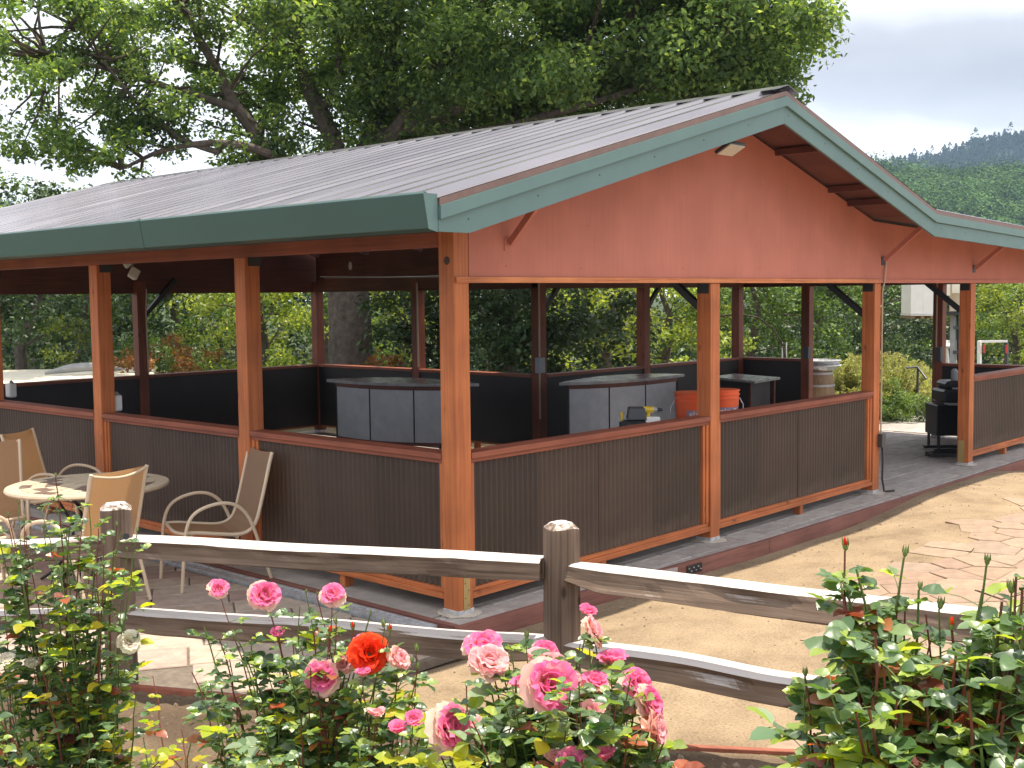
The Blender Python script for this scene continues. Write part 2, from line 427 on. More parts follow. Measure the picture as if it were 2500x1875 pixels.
def petalmat(name, base, edge):
    m, n, b = material(name)
    lk = n.links.new
    tcn = N(n, 'ShaderNodeTexCoord')
    sx = N(n, 'ShaderNodeSeparateXYZ')
    lk(tcn.outputs['Object'], sx.inputs[0])
    no = N(n, 'ShaderNodeTexNoise', inp={'Scale': 3.0, 'Detail': 3.0})
    lk(tcn.outputs['Object'], no.inputs['Vector'])
    ad = N(n, 'ShaderNodeMath', operation='MULTIPLY_ADD', inp={1: 0.5, 2: -0.25})
    lk(no.outputs[0], ad.inputs[0])
    ad2 = N(n, 'ShaderNodeMath', operation='ADD')
    lk(sx.outputs['Z'], ad2.inputs[0]); lk(ad.outputs[0], ad2.inputs[1])
    r = ramp(n, [(0.05, base), (0.75, edge)])
    lk(ad2.outputs[0], r.inputs[0])
    oi = N(n, 'ShaderNodeObjectInfo'); ov = ramp(n, [(0, (0.88, 0.80, 0.84)), (0.5, (1, 1, 1)), (1, (1.08, 1.10, 1.09))]); lk(oi.outputs['Random'], ov.inputs[0])
    mv = N(n, 'ShaderNodeMix', data_type='RGBA', blend_type='MULTIPLY', inp={'Factor': 1.0}); lk(r.outputs[0], mv.inputs[6]); lk(ov.outputs[0], mv.inputs[7])
    r = mv
    lk(mv.outputs[2], b.inputs['Base Color'])
    b.inputs['Roughness'].default_value = 0.6
    b.inputs['Specular IOR Level'].default_value = 0.25
    tr = N(n, 'ShaderNodeBsdfTranslucent')
    lk(r.outputs[2], tr.inputs['Color'])
    mx = N(n, 'ShaderNodeMixShader', inp={0: 0.5})
    lk(b.outputs[0], mx.inputs[1]); lk(tr.outputs[0], mx.inputs[2]); lk(mx.outputs[0], n.nodes['Material Output'].inputs[0])


petalmat('petal_pink', (0.90, 0.50, 0.38), (0.88, 0.19, 0.46))
petalmat('petal_pale', (0.92, 0.72, 0.52), (0.90, 0.46, 0.52))
petalmat('petal_orange', (0.85, 0.12, 0.02), (0.85, 0.045, 0.012))
petalmat('petal_white', (0.85, 0.79, 0.52), (0.88, 0.84, 0.74))


# ------------------------------------------------------------------ helpers
def tag(o, label=None, cat=None, group=None, kind=None):
    if label: o['label'] = label
    if cat: o['category'] = cat
    if group: o['group'] = group
    if kind: o['kind'] = kind
    return o


def thing(name, label, cat, loc=(0, 0, 0), rotz=0.0, group=None):
    o = bpy.data.objects.new(name, None)
    o.empty_display_size = 0.2
    col.objects.link(o)
    o.location = loc
    o.rotation_euler = (0, 0, rotz)
    tag(o, label, cat, group)
    return o


def link(name, me, mat=None, parent=None, world=True):
    o = bpy.data.objects.new(name, me)
    col.objects.link(o)
    if mat is not None and not me.materials:
        me.materials.append(MAT[mat] if isinstance(mat, str) else mat)
    if parent is not None:
        o.parent = parent
        if world:
            p, loc = parent, Vector((0, 0, 0))
            while p is not None:
                loc += p.location
                p = p.parent
            o.location = -loc
    return o


class MB:
    """collects boxes, tubes and prisms into one mesh"""
    def __init__(self):
        self.v, self.f, self.smooth = [], [], False

    def add(self, vs, fs):
        k = len(self.v)
        self.v += [tuple(p) for p in vs]
        self.f += [tuple(i + k for i in f) for f in fs]
        return self

    def box(self, x0, x1, y0, y1, z0, z1):
        return self.add([(x0, y0, z0), (x1, y0, z0), (x1, y1, z0), (x0, y1, z0), (x0, y0, z1), (x1, y0, z1), (x1, y1, z1), (x0, y1, z1)],
                        [(0, 3, 2, 1), (4, 5, 6, 7), (0, 1, 5, 4), (1, 2, 6, 5), (2, 3, 7, 6), (3, 0, 4, 7)])

    def hexa(self, lo, hi):
        """lo, hi: four corners each (counter-clockwise seen from above)"""
        return self.add(list(lo) + list(hi), [(0, 3, 2, 1), (4, 5, 6, 7), (0, 1, 5, 4), (1, 2, 6, 5), (2, 3, 7, 6), (3, 0, 4, 7)])

    def bar(self, a, b, w, h, upv=(0, 0, 1)):
        a, b = Vector(a), Vector(b)
        d = (b - a).normalized()
        s = d.cross(Vector(upv)).normalized()
        u = s.cross(d)
        s, u = s * w / 2, u * h / 2
        return self.hexa([a - s - u, a + s - u, b + s - u, b - s - u], [a - s + u, a + s + u, b + s + u, b - s + u])

    def prism(self, pts, off):
        """pts: list of 3-D points (a planar polygon); extruded by off"""
        n = len(pts)
        off = Vector(off)
        vs = [Vector(p) for p in pts] + [Vector(p) + off for p in pts]
        fs = [tuple(range(n))[::-1], tuple(range(n, 2 * n))] + [(i, (i + 1) % n, n + (i + 1) % n, n + i) for i in range(n)]
        return self.add(vs, fs)

    def tube(self, pts, rad, n=8, cap=True):
        pts = [Vector(p) for p in pts]
        if not isinstance(rad, (list, tuple)):
            rad = [rad] * len(pts)
        k = len(self.v)
        t0 = (pts[1] - pts[0]).normalized()
        ref = Vector((0, 0, 1)) if abs(t0.z) < 0.9 else Vector((1, 0, 0))
        s = t0.cross(ref).normalized()
        for i, p in enumerate(pts):
            t = (pts[min(i + 1, len(pts) - 1)] - pts[max(i - 1, 0)])
            t = t.normalized() if t.length > 1e-9 else t0
            s = (s - t * s.dot(t)).normalized()
            u = t.cross(s)
            for j in range(n):
                a = 2 * math.pi * j / n
                self.v.append(tuple(p + (s * math.cos(a) + u * math.sin(a)) * rad[i]))
        for i in range(len(pts) - 1):
            for j in range(n):
                q = k + i * n
                self.f.append((q + j, q + (j + 1) % n, q + n + (j + 1) % n, q + n + j))
        if cap:
            self.f.append(tuple(k + j for j in range(n))[::-1])
            self.f.append(tuple(k + (len(pts) - 1) * n + j for j in range(n)))
        self.smooth = True
        return self

    def lathe(self, prof, c=(0, 0, 0), n=24):
        k = len(self.v)
        for r, z in prof:
            for j in range(n):
                a = 2 * math.pi * j / n
                self.v.append((c[0] + r * math.cos(a), c[1] + r * math.sin(a), c[2] + z))
        for i in range(len(prof) - 1):
            for j in range(n):
                q = k + i * n
                self.f.append((q + j, q + (j + 1) % n, q + n + (j + 1) % n, q + n + j))
        self.f.append(tuple(k + j for j in range(n))[::-1])
        self.f.append(tuple(k + (len(prof) - 1) * n + j for j in range(n)))
        self.smooth = True
        return self

    def mesh(self, name='mesh', bevel=0.0, smooth=None):
        me = bpy.data.meshes.new(name)
        me.from_pydata(self.v, [], self.f)
        bm = bmesh.new()
        bm.from_mesh(me)
        bmesh.ops.recalc_face_normals(bm, faces=bm.faces)
        if bevel:
            bmesh.ops.bevel(bm, geom=list(bm.edges), offset=bevel, segments=1, affect='EDGES', clamp_overlap=True)
        sm = self.smooth if smooth is None else smooth
        if sm:
            for f in bm.faces:
                f.smooth = True
            for e in bm.edges:
                if len(e.link_faces) == 2 and e.calc_face_angle(0) > 0.6:
                    e.smooth = False
        bm.to_mesh(me)
        bm.free()
        return me

    def build(self, name, mat, parent=None, bevel=0.0, world=True, smooth=None):
        return link(name, self.mesh(name, bevel, smooth), mat, parent, world)


def np_mesh(name, V, F, smooth=False):
    """V (n,3), F (m,k) arrays"""
    me = bpy.data.meshes.new(name)
    V = np.asarray(V, dtype=np.float32)
    F = np.asarray(F, dtype=np.int32)
    me.vertices.add(len(V)); me.vertices.foreach_set('co', V.ravel())
    me.loops.add(F.size); me.loops.foreach_set('vertex_index', F.ravel())
    me.polygons.add(len(F))
    me.polygons.foreach_set('loop_start', np.arange(0, F.size, F.shape[1], dtype=np.int32))
    me.polygons.foreach_set('loop_total', np.full(len(F), F.shape[1], dtype=np.int32))
    if smooth:
        me.polygons.foreach_set('use_smooth', np.ones(len(F), dtype=bool))
    me.update(calc_edges=True)
    return me


def sstep(a, b, x):
    t = np.clip((x - a) / (b - a), 0, 1)
    return t * t * (3 - 2 * t)


def vnoise(x, y, s, seed=0):
    """cheap smooth 2-D value noise, vectorised"""
    x, y = np.asarray(x) / s + 100.5, np.asarray(y) / s + 100.5
    xi, yi = np.floor(x).astype(int), np.floor(y).astype(int)
    fx, fy = x - xi, y - yi
    fx, fy = fx * fx * (3 - 2 * fx), fy * fy * (3 - 2 * fy)

    def h(a, b):
        q = np.sin(a * 127.1 + b * 311.7 + seed * 74.7) * 43758.5453
        return q - np.floor(q)
    return (h(xi, yi) * (1 - fx) + h(xi + 1, yi) * fx) * (1 - fy) + (h(xi, yi + 1) * (1 - fx) + h(xi + 1, yi + 1) * fx) * fy


# fence line and bed edging (plan)
FK, FL_, FM, FN_ = (-3.80, 2.10), (-2.11, 0.53), (-0.97, -1.70), (-0.50, -4.09)
EDGE = [(-4.6, 3.6), (-2.5, 1.2), (-2.08, 0.40), (-1.80, -0.19), (-0.95, -2.20), (-0.42, -3.0), (0.2, -5.2), (0.9, -8)]


def edge_x(y):
    ys = [p[1] for p in EDGE][::-1]
    xs = [p[0] for p in EDGE][::-1]
    return np.interp(y, ys, xs)


def curb_y(x):
    return np.interp(x, [-0.2, 3.4, 11.6], [-0.19, -0.34, -0.38])


def ground(x, y):
    x, y = np.asarray(x, float), np.asarray(y, float)
    z = np.full(np.broadcast(x, y).shape, -0.035)
    d = (x - CAM[0]) * math.cos(YAW) + (y - CAM[1]) * math.sin(YAW)      # distance ahead of the viewpoint
    # trough along the curb, filled with sand in front of the entrance
    near = 1 - sstep(0.0, 1.0, curb_y(x) - y)
    trough = -0.085 * near * sstep(-1.5, -0.3, x) * (1 - sstep(4.7, 6.5, x) * (1 - sstep(8.5, 9.6, x)))
    z = z + np.where(y < 0.5, trough, 0) + 0.02 * np.where(y < 0.5, near, 0) * sstep(6.0, 6.6, x) * (1 - sstep(8.3, 9.0, x))
    # under slab / patio
    z = np.where((x > -0.35) & (y > -0.1), -0.13, z)
    z = np.where((x <= -0.35) & (x > edge_x(y)) & (y > -0.35), -0.055, z)
    # bed towards the viewpoint rises
    bed = sstep(0.0, 0.25, edge_x(y) - x)
    z = z + bed * (0.05 * vnoise(x, y, 0.10, 3) + 0.055 * vnoise(x, y, 0.28, 4) + .02 * vnoise(x, y, .06, 6) - 0.045)
    z = z + 0.42 * (1 - sstep(0.0, 4.7, d)) * bed
    z = z + (0.014 * (vnoise(x, y, 0.7, 8) - 0.5) + 0.007 * (vnoise(x, y, 0.19, 9) - 0.5) + 0.004 * (vnoise(x, y, 0.075, 10) - 0.5)) * np.where(y < -0.4, 1, 0)
    # falls away behind the building
    z = z - 1.35 * sstep(13.5, 20, x * 0.72 + y * 0.69 + 0.0 * x) * sstep(-8, 4, x - y)
    z = z - 0.5 * sstep(10.2, 15, y) * (1 - sstep(-8, 4, x - y))
    return z


# ------------------------------------------------------------------ ground
def axis(lo, hi, step, far):
    a = np.arange(lo, hi + 1e-6, step)
    g = step * 1.28 ** np.arange(1, 60)
    e = np.cumsum(g)
    e = e[e < far]
    return np.concatenate([(lo - e)[::-1], a, hi + e])


gx, gy = axis(-4.2, 9.5, 0.045, 1150), axis(-5.2, 2.2, 0.045, 1150)
GX, GY = np.meshgrid(gx, gy, indexing='ij')
GZ = ground(GX, GY)
V = np.stack([GX, GY, GZ], -1).reshape(-1, 3)
I = np.arange(len(gx) * len(gy)).reshape(len(gx), len(gy))
F = np.stack([I[:-1, :-1], I[1:, :-1], I[1:, 1:], I[:-1, 1:]], -1).reshape(-1, 4)
gme = np_mesh('ground', V, F, True)
soil = sstep(-0.02, 0.10, edge_x(GY) - GX) * (0.75 + 0.25 * sstep(.35, .6, vnoise(GX, GY, .5, 12)))
grassy = np.clip(sstep(10.0, 11.5, GY) + sstep(15.6, 16.6, GX), 0, 1)
for nm, arr in (('soil', soil), ('grassy', grassy)):
    at_ = gme.attributes.new(nm, 'FLOAT', 'POINT'); at_.data.foreach_set('value', arr.astype(np.float32).ravel())
g = link('ground', gme, 'dirt')
tag(g, kind='structure')

# scattered pebbles and crumbs on the sand
mb = MB()
for i in range(1500):
    if i < 800:
        x, y = random.uniform(-1.0, 9), 0
        y = float(curb_y(x)) - 0.05 - abs(random.gauss(0, 1.4))
        if edge_x(y) > x - 0.1: continue
        r = random.choice([0.004, 0.005, 0.006, 0.009, 0.014])
    else:
        y = random.uniform(-3.6, 2.5)
        x = float(edge_x(y)) - random.uniform(0.05, 1.3)
        r = random.choice([.006, .008, .012, .02, .03])
    z = float(ground(x, y))
    k = [(math.cos(a) * r * random.uniform(.6, 1.3), math.sin(a) * r * random.uniform(.6, 1.3)) for a in (0, 1.5, 3.1, 4.7)]
    mb.add([(x + p, y + q, z - r * .2) for p, q in k] + [(x + random.uniform(-.2, .2) * r, y, z + r * random.uniform(.5, .9))],
           [(0, 1, 4), (1, 2, 4), (2, 3, 4), (3, 0, 4)])
tag(mb.build('pebbles', 'stone_debris'), 'small pebbles and clods strewn over the sand and bed', 'pebbles', kind='stuff')


mb = MB()
for i in range(170):
    x = random.uniform(-1.2, 9.5); y = float(curb_y(x)) - random.choice([random.uniform(.05, .25), abs(random.gauss(0, 1.6)) + .05])
    if edge_x(y) > x + .1: continue
    z = float(ground(x, y)) + .004
    a = random.uniform(0, 6.28); l = random.uniform(.012, .035); w2 = l * random.uniform(.2, .4)
    c_, s_ = math.cos(a), math.sin(a)
    mb.add([(x - c_ * l, y - s_ * l, z), (x + s_ * w2, y - c_ * w2, z + .006), (x + c_ * l, y + s_ * l, z + .003), (x - s_ * w2, y + c_ * w2, z + .002)], [(0, 1, 2, 3)])
tag(mb.build('fallen_leaves', 'stone_debris'), 'dry leaves and bits of twig lying on the sand', 'fallen leaves', kind='stuff')

# ------------------------------------------------------------------ stones
def clip_poly(poly, p, nrm):
    """keep side where (q-p).n <= 0"""
    outp = []
    for i in range(len(poly)):
        a, b_ = poly[i], poly[(i + 1) % len(poly)]
        da = (a[0] - p[0]) * nrm[0] + (a[1] - p[1]) * nrm[1]
        db = (b_[0] - p[0]) * nrm[0] + (b_[1] - p[1]) * nrm[1]
        if da <= 0: outp.append(a)
        if (da < 0 < db) or (db < 0 < da):
            t = da / (da - db)
            outp.append((a[0] + t * (b_[0] - a[0]), a[1] + t * (b_[1] - a[1])))
    return outp


def inset(poly, g):
    cx = sum(p[0] for p in poly) / len(poly)
    cy = sum(p[1] for p in poly) / len(poly)
    o = list(poly)
    for i in range(len(poly)):
        a, b_ = poly[i], poly[(i + 1) % len(poly)]
        ex, ey = b_[0] - a[0], b_[1] - a[1]
        l = math.hypot(ex, ey)
        if l < 1e-6: continue
        nx, ny = ey / l, -ex / l
        if (cx - a[0]) * nx + (cy - a[1]) * ny > 0: nx, ny = -nx, -ny
        o = clip_poly(o, (a[0] - nx * g, a[1] - ny * g), (nx, ny))
        if len(o) < 3: return None
    return o


def stone_piece(name, poly, ztop, depth, mat, parent, ch=0.006, tilt=0.002):
    p2 = inset(poly, ch)
    if p2 is None or len(p2) < 3: return None
    a = abs(sum(poly[i][0] * poly[(i + 1) % len(poly)][1] - poly[(i + 1) % len(poly)][0] * poly[i][1] for i in range(len(poly)))) / 2
    if a < 0.003: return None
    cx = sum(p[0] for p in poly) / len(poly); cy = sum(p[1] for p in poly) / len(poly)
    tx, ty = random.uniform(-tilt, tilt), random.uniform(-tilt, tilt)
    mbb = MB()
    n_, n2 = len(poly), len(p2)
    vs = [(x - cx, y - cy, -depth) for x, y in poly] + [(x - cx, y - cy, -ch) for x, y in poly]
    k = len(vs)
    vs += [(x - cx, y - cy, tx * (x - cx) * 5 + ty * (y - cy) * 5) for x, y in p2]
    fs = [(i, (i + 1) % n_, n_ + (i + 1) % n_, n_ + i) for i in range(n_)]
    fs.append(tuple(range(k, k + n2)))
    if n_ == n2:
        fs += [(n_ + i, n_ + (i + 1) % n_, k + (i + 1) % n_, k + i) for i in range(n_)]
    mbb.add(vs, fs)
    o = link(name, mbb.mesh(name), mat, parent, world=False)
    p, loc = parent, Vector((0, 0, 0))
    while p is not None:
        loc += p.location; p = p.parent
    o.location = Vector((cx, cy, ztop)) - loc
    return o


def paving_rows(parent, name, mat, x0, x1, y0, y1, row, lmin, lmax, ztop, keep, gap=0.006, ang=0.0, seed=1, depth=0.04, zj=0.002):
    rnd = random.Random(seed)
    ca, sa = math.cos(ang), math.sin(ang)
    cx, cy = (x0 + x1) / 2, (y0 + y1) / 2
    Lx = abs(x1 - x0) * abs(ca) + abs(y1 - y0) * abs(sa) + 1
    Ly = abs(x1 - x0) * abs(sa) + abs(y1 - y0) * abs(ca) + 1
    v = -Ly / 2
    cnt = 0
    while v < Ly / 2:
        h = row * rnd.uniform(0.75, 1.3)
        u = -Lx / 2 - rnd.uniform(0, lmax)
        while u < Lx / 2:
            l = rnd.uniform(lmin, lmax)
            q = [(u, v), (u + l, v), (u + l, v + h), (u, v + h)]
            q = [(cx + a * ca - b_ * sa, cy + a * sa + b_ * ca) for a, b_ in q]
            q = clip_poly(q, (x0, 0), (-1, 0)); q = clip_poly(q, (x1, 0), (1, 0)) if q else q
            q = clip_poly(q, (0, y0), (0, -1)) if q else q; q = clip_poly(q, (0, y1), (0, 1)) if q else q
            if len(q) >= 3:
                mx_, my_ = sum(p[0] for p in q) / len(q), sum(p[1] for p in q) / len(q)
                if keep(mx_, my_):
                    q = inset(q, gap / 2)
                    if q and stone_piece(name, q, ztop + rnd.uniform(-zj, zj), depth, mat, parent): cnt += 1
            u += l
        v += h
    return cnt


# patio beside the long side
pat = thing('patio', None, None, (-1.2, 1.5, -0.05)); tag(pat, kind='structure')
patbase = MB()
ys = np.linspace(-0.45, 7.5, 30)
lo = [(float(edge_x(y)) + 0.02, float(y)) for y in ys]
hi = [(-0.36, float(y)) for y in ys]
for i in range(len(ys) - 1):
    patbase.hexa([(lo[i][0], lo[i][1], -.08), (hi[i][0], hi[i][1], -.08), (hi[i + 1][0], hi[i + 1][1], -.08), (lo[i + 1][0], lo[i + 1][1], -.08)],
                 [(lo[i][0], lo[i][1], -.028), (hi[i][0], hi[i][1], -.028), (hi[i + 1][0], hi[i + 1][1], -.028), (lo[i + 1][0], lo[i + 1][1], -.028)])
patbase.build('sand_bedding', 'joint_sand', pat)
npat = paving_rows(pat, 'paver', 'paver', -4.2, -0.375, -0.42, 6.5, 0.30, 0.34, 0.85, -0.018, lambda x, y: x > edge_x(y) + 0.12, ang=R(-32), seed=4, gap=0.012)

# irregular flagstone path
fp = thing('flagstone_path', None, None, (4, -3, -0.03)); tag(fp, kind='structure')


def path_edge(x):        # sand boundary of the path on the building side
    return np.interp(x, [0.4, 1.6, 3.3, 4.9, 6.0, 8.0, 12], [-2.6, -1.62, -1.42, -1.36, -1.30, -1.2, -1.15])


rs = random.Random(11)
seeds = []
for i in range(5200):
    x, y = rs.uniform(0.2, 10.5), rs.uniform(-4.4, -0.8)
    if all((x - a) ** 2 + (y - b_) ** 2 > (0.23 + 0.15 * ((i * 37) % 10) / 10) ** 2 for a, b_ in seeds):
        seeds.append((x, y))
nf = 0
for i, s in enumerate(seeds):
    if s[1] > float(path_edge(s[0])) - 0.1 + 0.12 * math.sin(s[0] * 5): continue
    if s[0] < float(edge_x(s[1])) + 0.5: continue
    poly = [(s[0] - 1, s[1] - 1), (s[0] + 1, s[1] - 1), (s[0] + 1, s[1] + 1), (s[0] - 1, s[1] + 1)]
    for j, q in enumerate(seeds):
        if j == i: continue
        dx, dy = q[0] - s[0], q[1] - s[1]
        if dx * dx + dy * dy > 1.4: continue
        poly = clip_poly(poly, ((s[0] + q[0]) / 2, (s[1] + q[1]) / 2), (dx, dy))
        if len(poly) < 3: break
    if len(poly) < 3: continue
    poly = inset(poly, 0.005)
    if poly is None or nf >= 280: continue
    zg = float(ground(s[0], s[1]))
    if stone_piece('flagstone', poly, zg + 0.007 + rs.uniform(-.002, .002), 0.05, 'flagstone', fp, ch=0.004, tilt=0.003): nf += 1

# ------------------------------------------------------------------ slab, curb, drain
W_, X1, X2, X3, X4 = 0.14, 3.016, 6.087, 8.655, 11.10
YA, YB = 4.58, 9.16
fl = thing('floor', None, None, (0, 0, 0)); tag(fl, kind='structure')
mb = MB()
mb.box(-0.135, 6.15, 0.12, 9.5, -0.12, 0.0)
mb.build('concrete_slab', 'floor_concrete', fl)
mb = MB()
mb.hexa([(-0.135, -.14, -.12), (6.15, -.30, -.12), (6.15, .12, -.12), (-.135, .12, -.12)], [(-0.135, -.14, -.014), (6.15, -.30, -.014), (6.15, .12, -.014), (-.135, .12, -.014)])
mb.hexa([(6.15, -.30, -.12), (11.5, -.33, -.12), (11.5, 5.0, -.12), (6.15, 5.0, -.12)], [(6.15, -.30, -.014), (11.5, -.33, -.014), (11.5, 5.0, -.014), (6.15, 5.0, -.014)])
mb.box(11.5, 15.8, 0.6, 4.6, -.12, -.014)
mb.build('bedding', 'joint_sand', fl)
paving_rows(fl, 'paver', 'floor_paver', -0.13, 6.14, -0.29, 0.11, 0.30, 0.35, 0.6, 0.0, lambda x, y: y > curb_y(x) + 0.03, seed=5, gap=0.008)
paving_rows(fl, 'paver', 'floor_paver', 6.16, 11.45, -0.29, 4.95, 0.27, 0.3, 0.62, 0.0, lambda x, y: y > -0.29, seed=6, gap=0.010)
paving_rows(fl, 'paver', 'floor_paver', 11.52, 15.7, 0.65, 4.5, 0.42, 0.45, 0.8, 0.0, lambda x, y: True, seed=9, gap=0.012)

cb = thing('curb', None, None, (0, 0, 0)); tag(cb, kind='structure')


def curb_seg(p, q, mat, t=0.045, zt=0.004):
    p, q = Vector((p[0], p[1], 0)), Vector((q[0], q[1], 0))
    mb = MB()
    d = (q - p).normalized()
    n_ = Vector((-d.y, d.x, 0)) * t
    a, b_, c, e = p, q, q + n_, p + n_
    lo = [Vector((v.x, v.y, -0.16)) for v in (a, b_, c, e)]
    hi = [Vector((v.x, v.y, zt)) for v in (a, b_, c, e)]
    mb.hexa(lo, hi).build('curb_board', mat, cb, bevel=0.003)


curb_seg((-0.19, -0.19), (3.4, -0.34), 'curb_wood_x')
curb_seg((3.404, -0.34), (7.4, -0.358), 'curb_wood_x')
curb_seg((7.404, -0.358), (11.6, -0.378), 'curb_wood_x')
curb_seg((-0.19, 4.8), (-0.185, -0.138), 'curb_wood_y')
curb_seg((-0.19, 9.5), (-0.19, 4.804), 'curb_wood_y')
mb = MB().box(1.78, 1.9, -0.292, -0.28, -0.075, -0.02)
mb2 = MB()
sp = thing('splice_plate', 'small black steel plate with bolt heads on the curb face', 'bracket', (2.33, -0.31, -0.05))
ang = math.atan2(-0.15, 3.6)
q = MB()
a = Vector((2.22, -0.19 - 0.15 * (2.41 / 3.59) - 0.004, -0.055)); b_ = Vector((2.42, -0.19 - 0.15 * (2.61 / 3.59) - 0.004, -0.055))
q.bar(a, b_, 0.006, 0.07).build('plate', 'black_metal', sp)
for i in range(6):
    c = a.lerp(b_, 0.12 + 0.15 * i)
    MB().tube([c + Vector((0, -.003, .012 * (-1) ** i)), c + Vector((0, -.011, .012 * (-1) ** i))], 0.006, 6).build('bolt', 'galvanized', sp)

dr = thing('trench_drain', 'long silver metal trench drain channel set beside the patio curb', 'drain', (-0.3, 3, 0))
mb = MB()
for k, (xa, xb, zt) in enumerate([(-0.335, -0.315, -0.003), (-0.31, -0.285, -0.012), (-0.28, -0.245, -0.012), (-0.24, -0.215, -0.003)]):
    mb.box(xa, xb, -0.02, 6.5, -0.05, zt)
mb.build('channel', 'galvanized', dr)
mb = MB()
y = 0.0
while y < 6.4:
    mb.box(-0.31, -0.245, y, y + 0.012, -0.045, -0.013); y += 0.05
mb.build('grate', 'galvanized', dr)['kind'] = 'stuff'

ed = thing('bed_edging', 'low red-brown timber edging between rose bed and paving', 'edging', (-1.5, -1, 0))
for i in range(len(EDGE) - 1):
    (xa, ya), (xb, yb) = EDGE[i], EDGE[i + 1]
    MB().bar((xa, ya, -0.072), (xb, yb, -0.072), 0.035, 0.12).build('edging_board', 'edging_wood', ed, bevel=0.003)

# ------------------------------------------------------------------ pavilion
pv = thing('pavilion', 'open timber picnic pavilion with orange posts, red gable, teal trim and ribbed metal roof', 'pavilion', (0, 0, 0))
ZB = 2.186


def post(x, y, h, name='post', mat='stained_wood_z', w=W_, base=True, z0=0.03):
    MB().box(x, x + w, y, y + w, z0, h).build(name, mat, pv, bevel=0.004)
    if base:
        MB().box(x - .004, x + w + .004, y - .004, y + w + .004, 0.002, 0.034).build('post_base', 'galvanized', pv, bevel=0.002)


def pad(x, y):
    mb = MB()
    r = [random.uniform(.13, .17) for _ in range(14)]
    pts = [(x + .07 + math.cos(i * .4488) * r[i], y + .07 + math.sin(i * .4488) * r[i], 0.002) for i in range(14)]
    mb.prism(pts, (0, 0, 0.006)).build('concrete_pad', 'pad_concrete', pv)


post(0, 0, 2.60)
MB().box(0.002, 0.138, -0.004, 0.004, 2.25, 2.46)
for x in (X1, X2, X3, X4):
    post(x, 0, 2.184)
for x, y in ((0, 0), (X1, 0), (X2, 0), (X3, 0)):
    pad(x, y)
for k in range(1, 5):
    post(0, 2.289 * k, 2.42)
for x, y in ((3.04, YB), (6.1, YB), (6.1, 6.87), (6.1, YA), (8.40, YA), (10.96, YA), (X4, 3.42), (X4, 1.34)):
    post(x, y, 2.35, mat='shaded_post')
# nailed straps at post feet
for (xa, xb, ya, yb, lab) in ((0.045, 0.105, -0.005, -0.001, 0), (X3 - 0.005, X3 - 0.001, 0.05, 0.12, 1)):
    s = MB().box(xa, xb, ya, yb, 0.03, 0.30).build('strap', 'steel_strap', pv)
    for k in range(5):
        z = 0.06 + k * 0.05
        xx = (xa + xb) / 2 + 0.015 * (-1) ** k
        if lab == 0:
            MB().tube([(xx, ya, z), (xx, ya - 0.003, z)], 0.004, 6).build('nail', 'iron', s)

# knot in the corner post top
kn = MB().tube([(-0.001, 0.06, 2.33), (-0.006, 0.06, 2.33)], [0.028, 0.022], 10).build('knot', 'twig', pv)


def corr_mesh(width, h, pitch=0.053, amp=0.0080):
    key = ('c', round(width, 3), round(h, 3))
    if key in corr_mesh.c: return corr_mesh.c[key]
    n_ = max(4, int(round(width / pitch * 6)))
    u = np.linspace(0, width, n_ + 1)
    v = amp * np.clip(1.6 * np.cos(2 * math.pi * u / pitch), -1, 1)
    Vv = np.concatenate([np.stack([u, v, np.zeros_like(u)], 1), np.stack([u, v, np.full_like(u, h)], 1)])
    i = np.arange(n_)
    Ff = np.stack([i, i + 1, i + n_ + 2, i + n_ + 1], 1)
    me = np_mesh('corrugated_sheet', Vv, Ff, True)
    corr_mesh.c[key] = me
    return me


corr_mesh.c = {}


